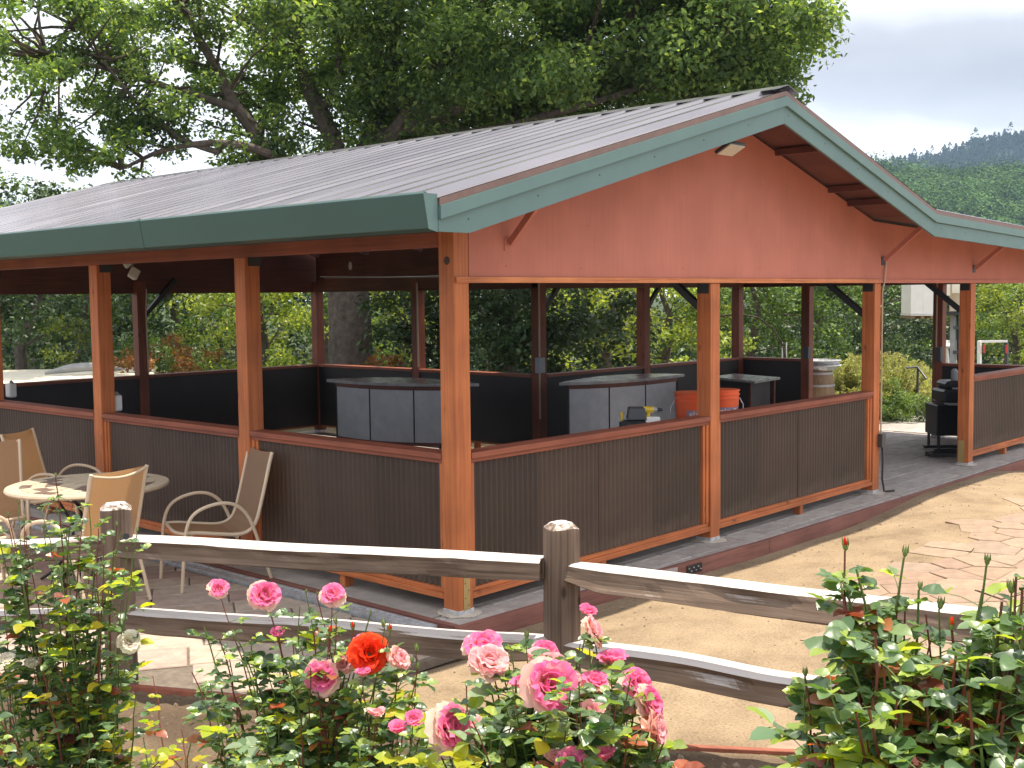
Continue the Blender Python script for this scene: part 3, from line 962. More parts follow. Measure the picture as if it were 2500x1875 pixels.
def wall_bay(p, q, side, outer=True, cap='x', jamb=(True, True), feet=True, wood_j='stained_wood_z'):
    """low panelled wall from p to q; side = unit vector pointing outwards; outer face through p-q"""
    p, q = Vector((*p, 0)), Vector((*q, 0))
    d = (q - p); Ln = d.length; d.normalize()
    o = Vector((*side, 0))
    Mx = Matrix(((d.x, -o.x, 0, p.x), (d.y, -o.y, 0, p.y), (0, 0, 1, 0), (0, 0, 0, 1)))   # local u, v(inward), z

    def B(u0, u1, v0, v1, z0, z1, name, mat, bev=0.003):
        mbx = MB().box(u0, u1, v0, v1, z0, z1)
        mbx.v = [tuple(Mx @ Vector(c)) for c in mbx.v]
        return mbx.build(name, mat, pv, bevel=bev)
    ax = 'x' if abs(d.x) > .5 else 'y'
    B(0, Ln, -0.006, 0.150, 1.030, 1.070, 'cap_rail', 'rail_wood_' + ax)
    B(0.002, Ln - 0.002, 0.014, 0.10, 1.000, 1.030, 'top_plate', 'rail_wood_' + ax)
    B(0.002, Ln - 0.002, 0.004, 0.10, 0.092, 0.132, 'bottom_rail', 'stained_wood_' + ax)
    B(0.002, Ln - 0.002, 0.020, 0.08, 0.132, 0.160, 'bottom_plate', 'stained_wood_' + ax)
    if jamb[0]:
        B(0.002, 0.04, 0.016, 0.09, 0.161, 0.999, 'jamb', wood_j)
    if jamb[1]:
        B(Ln - 0.04, Ln - 0.002, 0.016, 0.09, 0.161, 0.999, 'jamb', wood_j)
        B(Ln - 0.075, Ln - 0.042, 0.026, 0.09, 0.161, 0.999, 'jamb', wood_j)
    if feet:
        B(Ln / 2 - 0.03, Ln / 2 + 0.03, 0.02, 0.10, 0.003, 0.091, 'foot_block', 'stained_wood_z')
    # sheets
    u = 0.041
    end = Ln - (0.077 if jamb[1] else 0.003)
    ns = max(1, int(round((end - u) / 0.66)))
    sw = (end - u) / ns
    rot = Mx.to_3x3()
    for k in range(ns):
        me = corr_mesh(sw - 0.007, 0.836)
        ob = link('corrugated_sheet', me, 'panel_metal', pv, world=False)
        mloc = Mx @ Vector((u + k * sw, 0.046 + (0.003 if k % 2 else 0.0), 0.162))
        ob.matrix_local = Matrix.Translation(mloc) @ rot.to_4x4()
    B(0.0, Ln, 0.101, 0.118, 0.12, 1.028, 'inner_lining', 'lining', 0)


O_S, O_W, O_N, O_E = (0, -1), (-1, 0), (0, 1), (1, 0)
wall_bay((W_, 0), (X1, 0), O_S)
wall_bay((X1 + W_, 0), (X2, 0), O_S)
wall_bay((X3 + W_, 0), (X4, 0), O_S)
for k in range(4):
    # walk from far to near so the double jamb sits at the near end
    wall_bay((0, 2.289 * k + W_), (0, 2.289 * (k + 1)), O_W)
wall_bay((W_, YB + W_), (3.04, YB + W_), O_N)
wall_bay((3.04 + W_, YB + W_), (6.1, YB + W_), O_N)
wall_bay((6.1 + W_, 6.87 + W_), (6.1 + W_, YB), O_E)
wall_bay((6.1 + W_, YA + W_), (6.1 + W_, 6.87), O_E)
wall_bay((6.1 + W_, YA + W_), (8.40, YA + W_), O_N)
wall_bay((8.40 + W_, YA + W_), (10.96, YA + W_), O_N)
wall_bay((X4 + W_, 3.42 + W_), (X4 + W_, YA + W_), O_E)
wall_bay((X4 + W_, 0.0), (X4 + W_, 1.34), O_E)

# headers and beams
MB().box(0.0, 0.09, W_ + .001, YB + W_, 2.421, 2.60).build('eave_beam', 'rail_wood_y', pv, bevel=0.004)
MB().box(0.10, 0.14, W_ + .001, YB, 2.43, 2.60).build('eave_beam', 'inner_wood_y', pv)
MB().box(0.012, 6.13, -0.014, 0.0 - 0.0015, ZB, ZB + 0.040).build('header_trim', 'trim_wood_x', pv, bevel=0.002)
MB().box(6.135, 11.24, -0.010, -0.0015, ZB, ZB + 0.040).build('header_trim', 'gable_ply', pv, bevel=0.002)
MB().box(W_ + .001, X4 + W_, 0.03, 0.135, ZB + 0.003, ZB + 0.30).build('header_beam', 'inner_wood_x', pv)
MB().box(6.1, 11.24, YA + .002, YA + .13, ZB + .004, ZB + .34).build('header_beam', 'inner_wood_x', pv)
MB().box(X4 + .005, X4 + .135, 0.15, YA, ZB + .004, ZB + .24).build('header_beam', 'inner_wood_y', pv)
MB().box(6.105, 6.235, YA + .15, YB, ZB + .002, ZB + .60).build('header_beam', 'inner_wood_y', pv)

ZR, SLP, XR = 3.70, 0.272, 3.10


def roof_z(x):
    if x <= 6.05: return ZR - SLP * abs(x - XR)
    return ZR - SLP * (6.05 - XR) - 0.031 * (x - 6.05)


YF, YK = -0.63, 9.92
XE, XK, XO = -0.74, 6.05, 11.85
# gable walls
def gable(y0, y1, xa, xb, zb, mat, name='gable_wall', drop=0.10):
    xs = [xa] + [x for x in (XR, XK) if xa < x < xb] + [xb]
    pts = [(xa, y0, zb)] + [(xb, y0, zb)] + [(x, y0, roof_z(x) - drop) for x in xs[::-1]]
    MB().prism(pts, (0, y1 - y0, 0)).build(name, mat, pv)


# plywood sheets of the gable, 1.22 m wide with fine joints
xx = 0.142
j = [0.142, 1.36, 2.58, 3.80, 5.02, 6.24, 7.46, 8.68, 9.90, 11.24]
for a_, b_ in zip(j[:-1], j[1:]):
    gable(0.0, 0.018, a_, b_ - 0.0006, ZB + 0.041, 'gable_ply', 'gable_sheet', drop=0.085)
gable(YB + 0.10, YB + 0.13, 0.0, 6.2, ZB, 'inner_wood_x')
# decks (underside of the roof)
def slope(xa, xb, y0, y1, dz, th, name, mat):
    za, zb_ = roof_z(xa) - dz, roof_z(xb) - dz
    MB().hexa([(xa, y0, za - th), (xb, y0, zb_ - th), (xb, y1, zb_ - th), (xa, y1, za - th)],
              [(xa, y0, za), (xb, y0, zb_), (xb, y1, zb_), (xa, y1, za)]).build(name, mat, pv)


slope(XE + .02, XR - .002, YF + .05, YK, 0.03, 0.02, 'roof_deck', 'soffit')
slope(XR + .002, XK - .001, YF + .05, YK, 0.03, 0.02, 'roof_deck', 'soffit')
slope(XK + .001, XO, YF + .05, 5.25, 0.03, 0.02, 'roof_deck', 'soffit')
for y in np.arange(0.9, 9.1, 1.15):
    for (xa, xb) in ((0.15, XR - .03), (XR + .03, 6.0)):
        a = Vector((xa, y, roof_z(xa) - 0.13)); b2 = Vector((xb, y, roof_z(xb) - 0.13))
        MB().bar(a, b2, 0.05, 0.14).build('rafter', 'inner_wood_x', pv)
for y in np.arange(0.9, 4.5, 1.15):
    MB().bar((6.25, y, roof_z(6.25) - .13), (11.2, y, roof_z(11.2) - .13), 0.05, 0.14).build('rafter', 'inner_wood_x', pv)
for x in (4.05, 5.05, 5.45):
    zz = roof_z(x) - 0.09
    MB().box(x, x + .05, YF + .06, -.001, zz - .035, zz + .02).build('lookout', 'soffit', pv)

# ribbed roof sheets
def roof_sheets(xa, xb, y0, y1, pitch=0.265, sheet=1.06):
    yy = y0
    while yy < y1 - 1e-3:
        ye = min(yy + sheet, y1)
        prof = []
        y = yy
        nrib = int(round((ye - yy) / pitch))
        for k in range(nrib):
            yb_ = yy + k * pitch
            prof += [(yb_ + .0, 0.0), (yb_ + .106, 0.0), (yb_ + .128, 0.037), (yb_ + .208, 0.037), (yb_ + .230, 0.0)]
        prof.append((ye + 0.004, 0.0))
        n_ = len(prof)
        mb = MB()
        vs = [(xa, p[0], roof_z(xa) - .004 + p[1]) for p in prof] + [(xb, p[0], roof_z(xb - 1e-6) - .004 + p[1]) for p in prof]
        mb.add(vs, [(i, i + 1, n_ + i + 1, n_ + i) for i in range(n_ - 1)])
        mb.build('roof_sheet', 'roof_metal', pv, smooth=False)
        yy = ye


roof_sheets(XE - .03, XR, YF - .01, YK)
roof_sheets(XR, XK + .02, YF - .01, YK)
roof_sheets(XK + 0.021, XO, YF - .01, 5.3)
# ridge cap
for s in (-1, 1):
    xa = XR + s * 0.17
    MB().hexa([(min(xa, XR), YF - .03, 0), (max(xa, XR), YF - .03, 0), (max(xa, XR), YK, 0), (min(xa, XR), YK, 0)],
              [(min(xa, XR), YF - .03, 1), (max(xa, XR), YF - .03, 1), (max(xa, XR), YK, 1), (min(xa, XR), YK, 1)])
    mb = MB()
    zr_, ze_ = ZR + .034, roof_z(xa) + .030
    lo = [(XR, YF - .03, zr_), (xa, YF - .03, ze_), (xa, YK, ze_), (XR, YK, zr_)]
    mb.hexa(lo, [(x, y, z + .004) for x, y, z in lo]).build('ridge_cap', 'roof_metal', pv)

# barge boards: two layers + brown drip edge
def barge(xs, dz0, dz1, y0, y1, mat, name):
    for xa, xb in zip(xs[:-1], xs[1:]):
        pts = [(xa, y0, roof_z(xa) - dz1), (xb, y0, roof_z(xb) - dz1), (xb, y0, roof_z(xb) - dz0), (xa, y0, roof_z(xa) - dz0)]
        MB().prism(pts, (0, y1 - y0, 0)).build(name, mat, pv)


bx = [XE, XR, XK, XO]
barge(bx, 0.008, 0.048, YF - .012, YF + .03, 'drip_edge', 'drip_edge')
barge(bx, 0.050, 0.125, YF - .022, YF + .02, 'teal_paint', 'barge_trim')
# main barge with the level cut at the eave
def bz(x): return roof_z(x) - 0.262
zc = 2.462
xc = XR - (ZR - 0.262 - zc) / SLP
MB().prism([(XE, YF, zc), (xc, YF, zc), (XR, YF, bz(XR)), (XR, YF, roof_z(XR) - .127), (XE, YF, roof_z(XE) - .127)], (0, .022, 0)).build('barge_board', 'teal_paint', pv)
barge([XR + .0015, XK], .127, .262, YF, YF + .022, 'teal_paint', 'barge_board')
barge([XK + .0015, XO], .127, .262, YF, YF + .022, 'teal_paint', 'barge_board')
# gutter along the eave
gp = [(XE - .012, 2.462), (XE - .075, 2.478), (XE - .110, 2.668), (XE - .098, 2.682), (XE - .085, 2.675), (XE - .07, 2.50), (XE - .012, 2.49)]
MB().prism([(x, YF + .0, z) for x, z in gp], (0, YK - YF, 0)).build('gutter', 'gutter_paint', pv, bevel=0.002)
MB().prism([(x, YF - .004, z) for x, z in [(XE - .008, 2.458), (XE - .078, 2.474), (XE - .114, 2.670), (XE - .008, 2.670)]], (0, .0035, 0)).build('gutter_end', 'teal_paint', pv)
MB().box(XE + .0, XE + .03, YF + .03, YK, 2.47, 2.62).build('fascia_board', 'teal_paint', pv)
MB().hexa([(XE + .032, YF + .03, 2.46), (-.002, YF + .03, 2.60), (-.002, YK, 2.60), (XE + .032, YK, 2.46)],
          [(XE + .032, YF + .03, 2.475), (-.002, YF + .03, 2.615), (-.002, YK, 2.615), (XE + .032, YK, 2.475)]).build('soffit_board', 'dark_grey', pv)

for y_ in (2.35, 5.4, 8.4):
    MB().prism([(x - .0025 if z > 2.465 else x, y_, z - (.002 if z < 2.5 else -.002)) for x, z in [(XE - .012, 2.462), (XE - .075, 2.478), (XE - .110, 2.668), (XE - .098, 2.684), (XE - .012, 2.49)]], (0, .045, 0)).build('gutter_joint', 'gutter_paint', pv)
for x_, z_ in [(0.5, 2.3), (1.3, 2.29), (2.6, 2.30), (2.62, 2.9), (3.8, 2.31), (5.04, 2.30), (1.38, 2.6), (3.82, 3.05), (4.4, 2.29), (6.26, 2.28), (7.5, 2.30)]:
    MB().tube([(x_, -.0005, z_), (x_, -.002, z_)], .0042, 6).build('nail_head', 'iron', pv)
for x_ in np.arange(-.5, 11.6, .61):
    zb_ = roof_z(x_) - .18
    MB().tube([(x_, YF + .001, zb_), (x_, YF - .002, zb_)], .006, 6).build('nail_head', 'dark_grey', pv)
# gable struts with foot plates
for (xw, zw) in ((0.52, 2.45), (6.26, 2.42), (8.72, 2.36)):
    s = MB().bar((xw, -0.02, zw), (xw, YF + .12, roof_z(xw) - .06), 0.045, 0.03, upv=(1, 0, 0)).build('strut', 'gable_ply', pv)
    MB().box(xw - .04, xw + .04, -.006, -.001, zw - .05, zw + .04).build('foot_plate', 'gable_ply' if xw < 6 else 'dark_grey', s)

# steel caps and knee braces
for k in range(0, 5):
    y = 2.289 * k
    if k: MB().box(0.03, 0.16, y - .006, y - .001, 2.352, 2.425).build('post_cap', 'black_metal', pv)
for x in (X1, X2, X3):
    MB().box(x - .007, x - .001, 0.02, 0.13, 2.10, 2.18).build('post_cap', 'black_metal', pv)


def knee(a, b_):
    MB().bar(a, b_, 0.055, 0.06).build('knee_brace', 'black_metal', pv, bevel=0.003)


knee((X1 + .07, W_ + .01, 1.98), (X1 + .07, W_ + .01 + .55, 2.42))
knee((X2 + .07, W_ + .01, 1.86), (X2 + .07, W_ + .01 + .55, 2.30))
knee((X3 + .07, W_ + .01, 1.86), (X3 + .07, W_ + .01 + .55, 2.30))
knee((6.1 + W_, YA + .07, 1.88), (6.1 + W_ + .5, YA + .07, 2.38))
knee((8.40 + W_, YA + .07, 1.88), (8.40 + W_ + .5, YA + .07, 2.38))
knee((3.04 + W_, YB + .07, 1.88), (3.04 + W_ + .5, YB + .07, 2.38))
# conduits and boxes on posts
MB().tube([(6.075, 4.56, 2.3), (6.075, 4.56, 0.5)], 0.012, 8).build('conduit', 'conduit', pv)
MB().box(6.0, 6.12, 4.50, 4.575, 1.10, 1.30).build('junction_box', 'grey_plastic', pv, bevel=.004)
MB().tube([(6.085, 6.86, 2.3), (6.085, 6.86, 1.1)], 0.014, 8).build('conduit', 'conduit', pv)
MB().box(11.0, 11.095, 3.38, 3.46, 1.08, 1.26).build('junction_box', 'dark_grey', pv, bevel=.004)
MB().box(11.0, 11.095, 1.32, 1.40, 1.10, 1.30).build('junction_box', 'dark_grey', pv, bevel=.004)
MB().tube([(11.09, 1.42, 2.3), (11.09, 1.42, 1.1)], 0.012, 8).build('conduit', 'conduit', pv)
pts = [(6.30, -.02, 2.40), (6.28, -.02, 2.30), (6.262, -.02, 2.20), (6.235, -.012, 2.10), (6.236, -.012, 1.2), (6.236, -.012, 0.62)]
MB().tube(pts, 0.009, 8).build('conduit', 'conduit', pv)
MB().box(6.18, 6.27, -.055, -.006, 0.48, 0.62).build('junction_box', 'dark_grey', pv, bevel=.004)
MB().tube([(6.235, -.03, .48), (6.25, -.03, .3), (6.22, -.04, .15), (6.25, -.05, .012), (6.38, -.10, .01)], 0.011, 8).build('cable', 'cable', pv)
MB().tube([(3.15, 9.10, 2.25), (3.12, 9.08, 1.9), (3.14, 9.10, 1.1)], 0.009, 6).build('conduit', 'conduit', pv)
for y0, y1, z0, z1 in ((0.4, 8.9, 2.36, 2.42), (2.2, 8.8, 2.47, 2.40)):
    MB().tube([(5.98, y0 + (y1 - y0) * t, z0 + (z1 - z0) * t - .05 * math.sin(math.pi * t)) for t in np.linspace(0, 1, 12)], 0.005, 5).build('wire', 'grey_plastic', pv)

# lamps and small boxes fixed to the pavilion
t = thing('flood_light', 'white LED floodlight hanging under the gable eave below the roof edge', 'floodlight', tuple(at(1783, 362, 9.0)))
c = Vector(at(1783, 362, 9.0))
mt = Matrix.Rotation(R(42), 3, 'X')
def obx(c, hx, hy, hz, rot, name, mat, par, bev=0.004):
    mb = MB().box(-hx, hx, -hy, hy, -hz, hz)
    mb.v = [tuple(c + rot @ Vector(v)) for v in mb.v]
    return mb.build(name, mat, par, bevel=bev)
rt = Matrix.Rotation(R(-28), 3, 'X')
obx(c, .115, .075, .014, rt, 'housing', 'dark_grey', t)
obx(c + rt @ Vector((0, 0, -.017)), .105, .065, .004, rt, 'lens', 'light_lens', t, 0)
MB().bar(c + Vector((.03, .0, .02)), c + Vector((.03, .06, .12)), .03, .02).build('bracket', 'dark_grey', t)

c = Vector(at(327, 668, 13.2))
t = thing('twin_spotlight', 'white twin spotlight head hanging under the far dark roof beam', 'spotlight', tuple(c))
obx(c, .05, .035, .06, Matrix.Rotation(R(30), 3, 'Y'), 'lamp_head', 'white_paint', t, .01)
obx(c + Vector((-.05, .05, .10)), .03, .025, .035, Matrix.Rotation(R(50), 3, 'Y'), 'lamp_head', 'white_paint', t, .008)
MB().tube([c + Vector((0, .02, .05)), c + Vector((0, .03, .16))], .012, 6).build('bracket', 'grey_plastic', t)

for (px, py, dd, lab) in ((283, 985, 10.9, 'small white plastic box standing on the rail behind the second long-side post'), (27, 955, 12.6, 'small white plastic box on the rail at the far left edge')):
    c = Vector(at(px, py, dd))
    c.x = max(c.x, .06)
    z = 1.072
    t = thing('wall_speaker', lab, 'speaker', (c.x, c.y, z), group='small white boxes on the long-side rail')
    obx(Vector((c.x, c.y, z + .075)), .04, .05, .074, Matrix.Rotation(R(8), 3, 'Z'), 'case', 'white_paint', t, .012)
    MB().tube([(c.x, c.y, z + .15), (c.x + .02, c.y, z + .165)], .025, 8).build('lid', 'grey_plastic', t)

c = Vector(at(855, 650, 13.3))
t = thing('pendant_lamp', 'small clear pendant lamp on a wire under the dark pavilion roof', 'lamp', tuple(c))
MB().lathe([(.008, .05), (.018, .03), (.022, -.01), (.012, -.04)], c, 12).build('shade', 'glass_bulb', t)
MB().tube([c + Vector((0, 0, .05)), (c.x, c.y, roof_z(c.x) - .06)], .003, 5).build('cord', 'black_metal', t)


# ------------------------------------------------------------------ split rail fence
fe = thing('rail_fence', 'weathered grey split-rail fence with chamfered posts in front of the pavilion', 'fence', (-0.97, -1.70, 0))


def fpost(x, y, top, w=0.145, rotz=0.0, lean=0.0):
    zb = float(ground(x, y)) - 0.1
    mb = MB()
    h = w / 2
    rings = [(zb, h), (zb + .3, h * 1.01), (.5, h), (top - .045, h * .985), (top - .03, h * .97), (top, h * .62)]
    n_ = 16
    for i, (z, r) in enumerate(rings):
        for k in range(n_):
            a = 2 * math.pi * k / n_
            s = max(abs(math.cos(a)), abs(math.sin(a)))
            cr = min(1 / s, 1.30)
            px, py = math.cos(a) * cr * r, math.sin(a) * cr * r
            nz = noise.noise(Vector((px * 30 + x, py * 30 + y, z * 2))) * .0035
            px, py = px * (1 + nz * 8), py * (1 + nz * 8)
            cx, sx = math.cos(rotz), math.sin(rotz)
            mb.v.append((x + px * cx - py * sx + lean * z, y + px * sx + py * cx, z + (noise.noise(Vector((px * 20, py * 20, 3))) * .012 if i >= 4 else 0)))
    for i in range(len(rings) - 1):
        for k in range(n_):
            q = i * n_
            mb.f.append((q + k, q + (k + 1) % n_, q + n_ + (k + 1) % n_, q + n_ + k))
    mb.f.append(tuple(range((len(rings) - 1) * n_, len(rings) * n_)))
    return mb.build('fence_post', 'fence_z', fe, smooth=False)


def frail(a, b_, h, dpt, seed, ax, wav=0.012, tilt=0.0, ztaper=0.2, bow=0.0):
    """split rail from a to b (top line), h high, dpt deep, irregular; local x runs along the rail"""
    a, b_ = Vector(a), Vector(b_)
    d = b_ - a; Ln = d.length
    dn = d.normalized()
    s = dn.cross(Vector((0, 0, 1))).normalized()
    if s.dot(Vector((-1, -1, 0))) < 0: s = -s       # s points towards the viewpoint
    u = s.cross(dn).normalized()
    if u.z < 0: u = -u
    mb = MB()
    ns = 60
    sec = [(-.5, -.1), (-.44, 0), (-.1, .01), (.30, 0), (.5, -.10), (.47, -.35), (.46, -.62), (.5, -.93), (.40, -1), (-.30, -1), (-.5, -.85)]
    n_ = len(sec)
    top = (1, 2, 3)
    for i in range(ns + 1):
        t = i / ns
        e = min(t, 1 - t) / .09
        tp = 1 - ztaper * max(0, 1 - e)
        zc = wav * 1.6 * noise.noise(Vector((t * 3.2, seed, 0))) + bow * math.sin(math.pi * t)
        for k, (uu, v) in enumerate(sec):
            j1 = noise.noise(Vector((t * 4, k * 3.7, seed))) * .16 + noise.noise(Vector((t * 22, k * 5.1, seed + 9))) * .06
            # long splinters torn from the faces
            tear = max(0, noise.noise(Vector((t * 7, k * 1.3, seed + 40))) - .18) * .35
            p, q = (uu + j1 * .4 - (tear if uu > .3 else 0)) * dpt * tp, (v + j1 * (.35 if k not in top else .12)) * h * tp
            p += tilt * q
            mb.v.append((t * Ln, p, q + zc))
    for i in range(ns):
        for k in range(n_):
            q = i * n_
            mb.f.append((q + k, q + (k + 1) % n_, q + n_ + (k + 1) % n_, q + n_ + k))
    mb.f.append(tuple(range(n_))[::-1]); mb.f.append(tuple(ns * n_ + k for k in range(n_)))
    o = mb.build('fence_rail', 'fence_x', fe, smooth=False, world=False)
    o.matrix_local = Matrix(((dn.x, s.x, u.x, a.x - fe.location.x), (dn.y, s.y, u.y, a.y - fe.location.y), (dn.z, s.z, u.z, a.z), (0, 0, 0, 1)))
    return o


fpost(*FK, 0.97, rotz=R(-45)); fpost(*FL_, 0.99, w=.168, rotz=R(-27)); fpost(*FM, 0.985, w=.15, rotz=R(-26)); fpost(*FN_, 0.97, rotz=R(-15))
def P3(p, z, off=(0, 0)): return (p[0] + off[0], p[1] + off[1], z)
frail(P3(FL_, .805), P3(FM, .80, (-.04, .09)), .110, .145, 1, 'y', ztaper=.05, wav=.004)
frail(P3(FL_, .40), P3(FM, .40), .115, .135, 2, 'y', wav=.012)
frail(P3(FM, .79, (0, -.03)), P3(FN_, .80), .120, .11, 3, 'y', tilt=-.30, ztaper=.35, wav=.004)
frail(P3(FM, .40, (0, -.03)), P3(FN_, .42), .12, .15, 4, 'y', wav=.022, tilt=-.1)
frail(P3(FK, .81), P3(FL_, .80), .11, .10, 5, 'x')
frail(P3(FK, .40), P3(FL_, .40), .11, .10, 6, 'x')


MB().tube([at(1397, 1366, 5.80), at(1397, 1366, 5.84)], .018, 10).build('bolt_hole', 'iron', fe)
MB().tube([at(308, 1310, 6.30), at(308, 1310, 6.34)], .018, 10).build('bolt_hole', 'iron', fe)

# ------------------------------------------------------------------ patio furniture
def chair_parts(root):
    def tub(pts, r, name, mat='cream_metal', n=8):
        # smooth the polyline
        P = [Vector(p) for p in pts]
        o = []
        for i in range(len(P) - 1):
            p0, p1, p2, p3 = P[max(i - 1, 0)], P[i], P[i + 1], P[min(i + 2, len(P) - 1)]
            for k in range(5):
                t = k / 5
                o.append(.5 * ((2 * p1) + (p2 - p0) * t + (2 * p0 - 5 * p1 + 4 * p2 - p3) * t * t + (-p0 + 3 * p1 - 3 * p2 + p3) * t ** 3))
        o.append(P[-1])
        return MB().tube(o, r, n).build(name, mat, root, world=False)
    prof = [(.29, .425), (.20, .42), (.05, .395), (-.10, .375), (-.19, .395), (-.25, .47), (-.315, .70), (-.365, .90), (-.385, .965)]
    for s in (-1, 1):
        tub([(x, s * .245, z) for x, z in prof], .014, 'side_frame')
        tub([(.335, s * .275, 0.0), (.315, s * .278, .25), (.29, s * .28, .46), (.22, s * .282, .575), (.06, s * .284, .625), (-.08, s * .282, .60), (-.18, s * .28, .49), (-.26, s * .278, .27), (-.345, s * .275, 0.0)], .013, 'arm_leg')
    tub([(.285, -.245, .418), (.30, 0, .40), (.285, .245, .418)], .012, 'cross_bar')
    tub([(-.10, -.245, .36), (-.10, 0, .345), (-.10, .245, .36)], .011, 'cross_bar')
    tub([(-.382, -.25, .955), (-.395, -.12, .928), (-.40, 0, .918), (-.395, .12, .928), (-.382, .25, .955)], .009, 'cross_bar')
    tub([(.25, -.272, .40), (.25, 0, .395), (.25, .272, .40)], .010, 'cross_bar')
    # sling
    P = [Vector((x, 0, z)) for x, z in prof]
    o = []
    for i in range(len(P) - 1):
        p0, p1, p2, p3 = P[max(i - 1, 0)], P[i], P[i + 1], P[min(i + 2, len(P) - 1)]
        for k in range(4):
            t = k / 4
            o.append(.5 * ((2 * p1) + (p2 - p0) * t + (2 * p0 - 5 * p1 + 4 * p2 - p3) * t * t + (-p0 + 3 * p1 - 3 * p2 + p3) * t ** 3))
    o.append(P[-1])
    vs, fs = [], []
    nw = 9
    for i, p in enumerate(o):
        a = o[max(i - 1, 0)]; b2 = o[min(i + 1, len(o) - 1)]
        tdir = (b2 - a).normalized()
        nrm = Vector((-tdir.z, 0, tdir.x))
        if nrm.z < 0 and i < len(o) * .4: nrm = -nrm
        for k in range(nw):
            u = k / (nw - 1) * 2 - 1
            sag = (1 - u * u) * .018
            down = (1 - u * u) * .02 * max(0, i / len(o) - .85) / .15
            q = p - nrm * sag * (-1 if i > len(o) * .4 and nrm.x > 0 else 1) - tdir * down
            vs.append((q.x, u * .236, q.z))
    for i in range(len(o) - 1):
        for k in range(nw - 1):
            q = i * nw + k
            fs.append((q, q + 1, q + nw + 1, q + nw))
    MB().add(vs, fs).build('sling', 'sling_fabric', root, world=False, smooth=True)


def copy_tree(o, parent=None):
    c = o.copy()
    col.objects.link(c)
    if parent is not None: c.parent = parent
    for ch in [x for x in bpy.data.objects if x.parent == o]:
        copy_tree(ch, c)
    return c


GZP = -0.016
CG = 'cream framed sling chairs on the patio'
ch = thing('patio_chair', 'cream sling armchair alone against the panelled wall, facing away from the corner post', 'chair', (-.41, 2.19, GZP), R(164.5), CG)
chair_parts(ch)
for (x, y, a, lab) in ((-1.40, 2.30, 104, 'cream sling armchair with its sunlit orange back to the fence, at the round table'),
                       (-1.85, 3.22, -12, 'cream sling armchair of which only arms show, left of the round table'),
                       (-1.30, 4.0, -114, 'cream sling armchair with broad back, cut by the left edge behind the table'),
                       (-.44, 4.55, -56, 'cream sling armchair farthest back, seen edge-on by the panelled wall')):
    c = copy_tree(ch)
    c.location = (x, y, GZP); c.rotation_euler = (0, 0, R(a)); c['label'] = lab

TC = (-1.015, 2.93)
tb = thing('patio_table', 'round mosaic-topped patio table with cream rim and dark iron legs', 'table', (*TC, GZP))
MB().lathe([(.56, 0.688), (.585, .69), (.592, .702), (.585, .716), (.0, .716)], (*TC, 0), 56).build('table_top', 'tile_cream', tb)
for ring, (r0, r1, nseg) in enumerate([(.10, .20, 10), (.205, .305, 18), (.31, .40, 26), (.405, .485, 34)]):
    for k in range(nseg):
        a0, a1 = 2 * math.pi * k / nseg + .012 / r0, 2 * math.pi * (k + 1) / nseg - .002
        dark = (k * 7 + ring * 3) % 5 in (0, 2)
        if ring == 0 and k % 2: dark = False
        p = [(TC[0] + r0 * math.cos(a0), TC[1] + r0 * math.sin(a0), .7165), (TC[0] + r1 * math.cos(a0), TC[1] + r1 * math.sin(a0), .7165),
             (TC[0] + r1 * math.cos(a1), TC[1] + r1 * math.sin(a1), .7165), (TC[0] + r0 * math.cos(a1), TC[1] + r0 * math.sin(a1), .7165)]
        MB().prism(p, (0, 0, .003)).build('tile', 'tile_dark' if dark else 'tile_cream', tb)
for k in range(4):
    a = R(45 + 90 * k)
    cx, sx = math.cos(a), math.sin(a)
    pts = [(TC[0] + cx * r, TC[1] + sx * r, z) for r, z in ((.40, .685), (.22, .58), (.12, .40), (.14, .22), (.28, .06), (.38, 0.0 + GZP + .01))]
    MB().tube(pts, .012, 8).build('leg', 'iron', tb)
MB().tube([(TC[0] + .13 * math.cos(a), TC[1] + .13 * math.sin(a), .30) for a in np.linspace(0, 2 * math.pi, 20)], .008, 6).build('leg_ring', 'iron', tb)


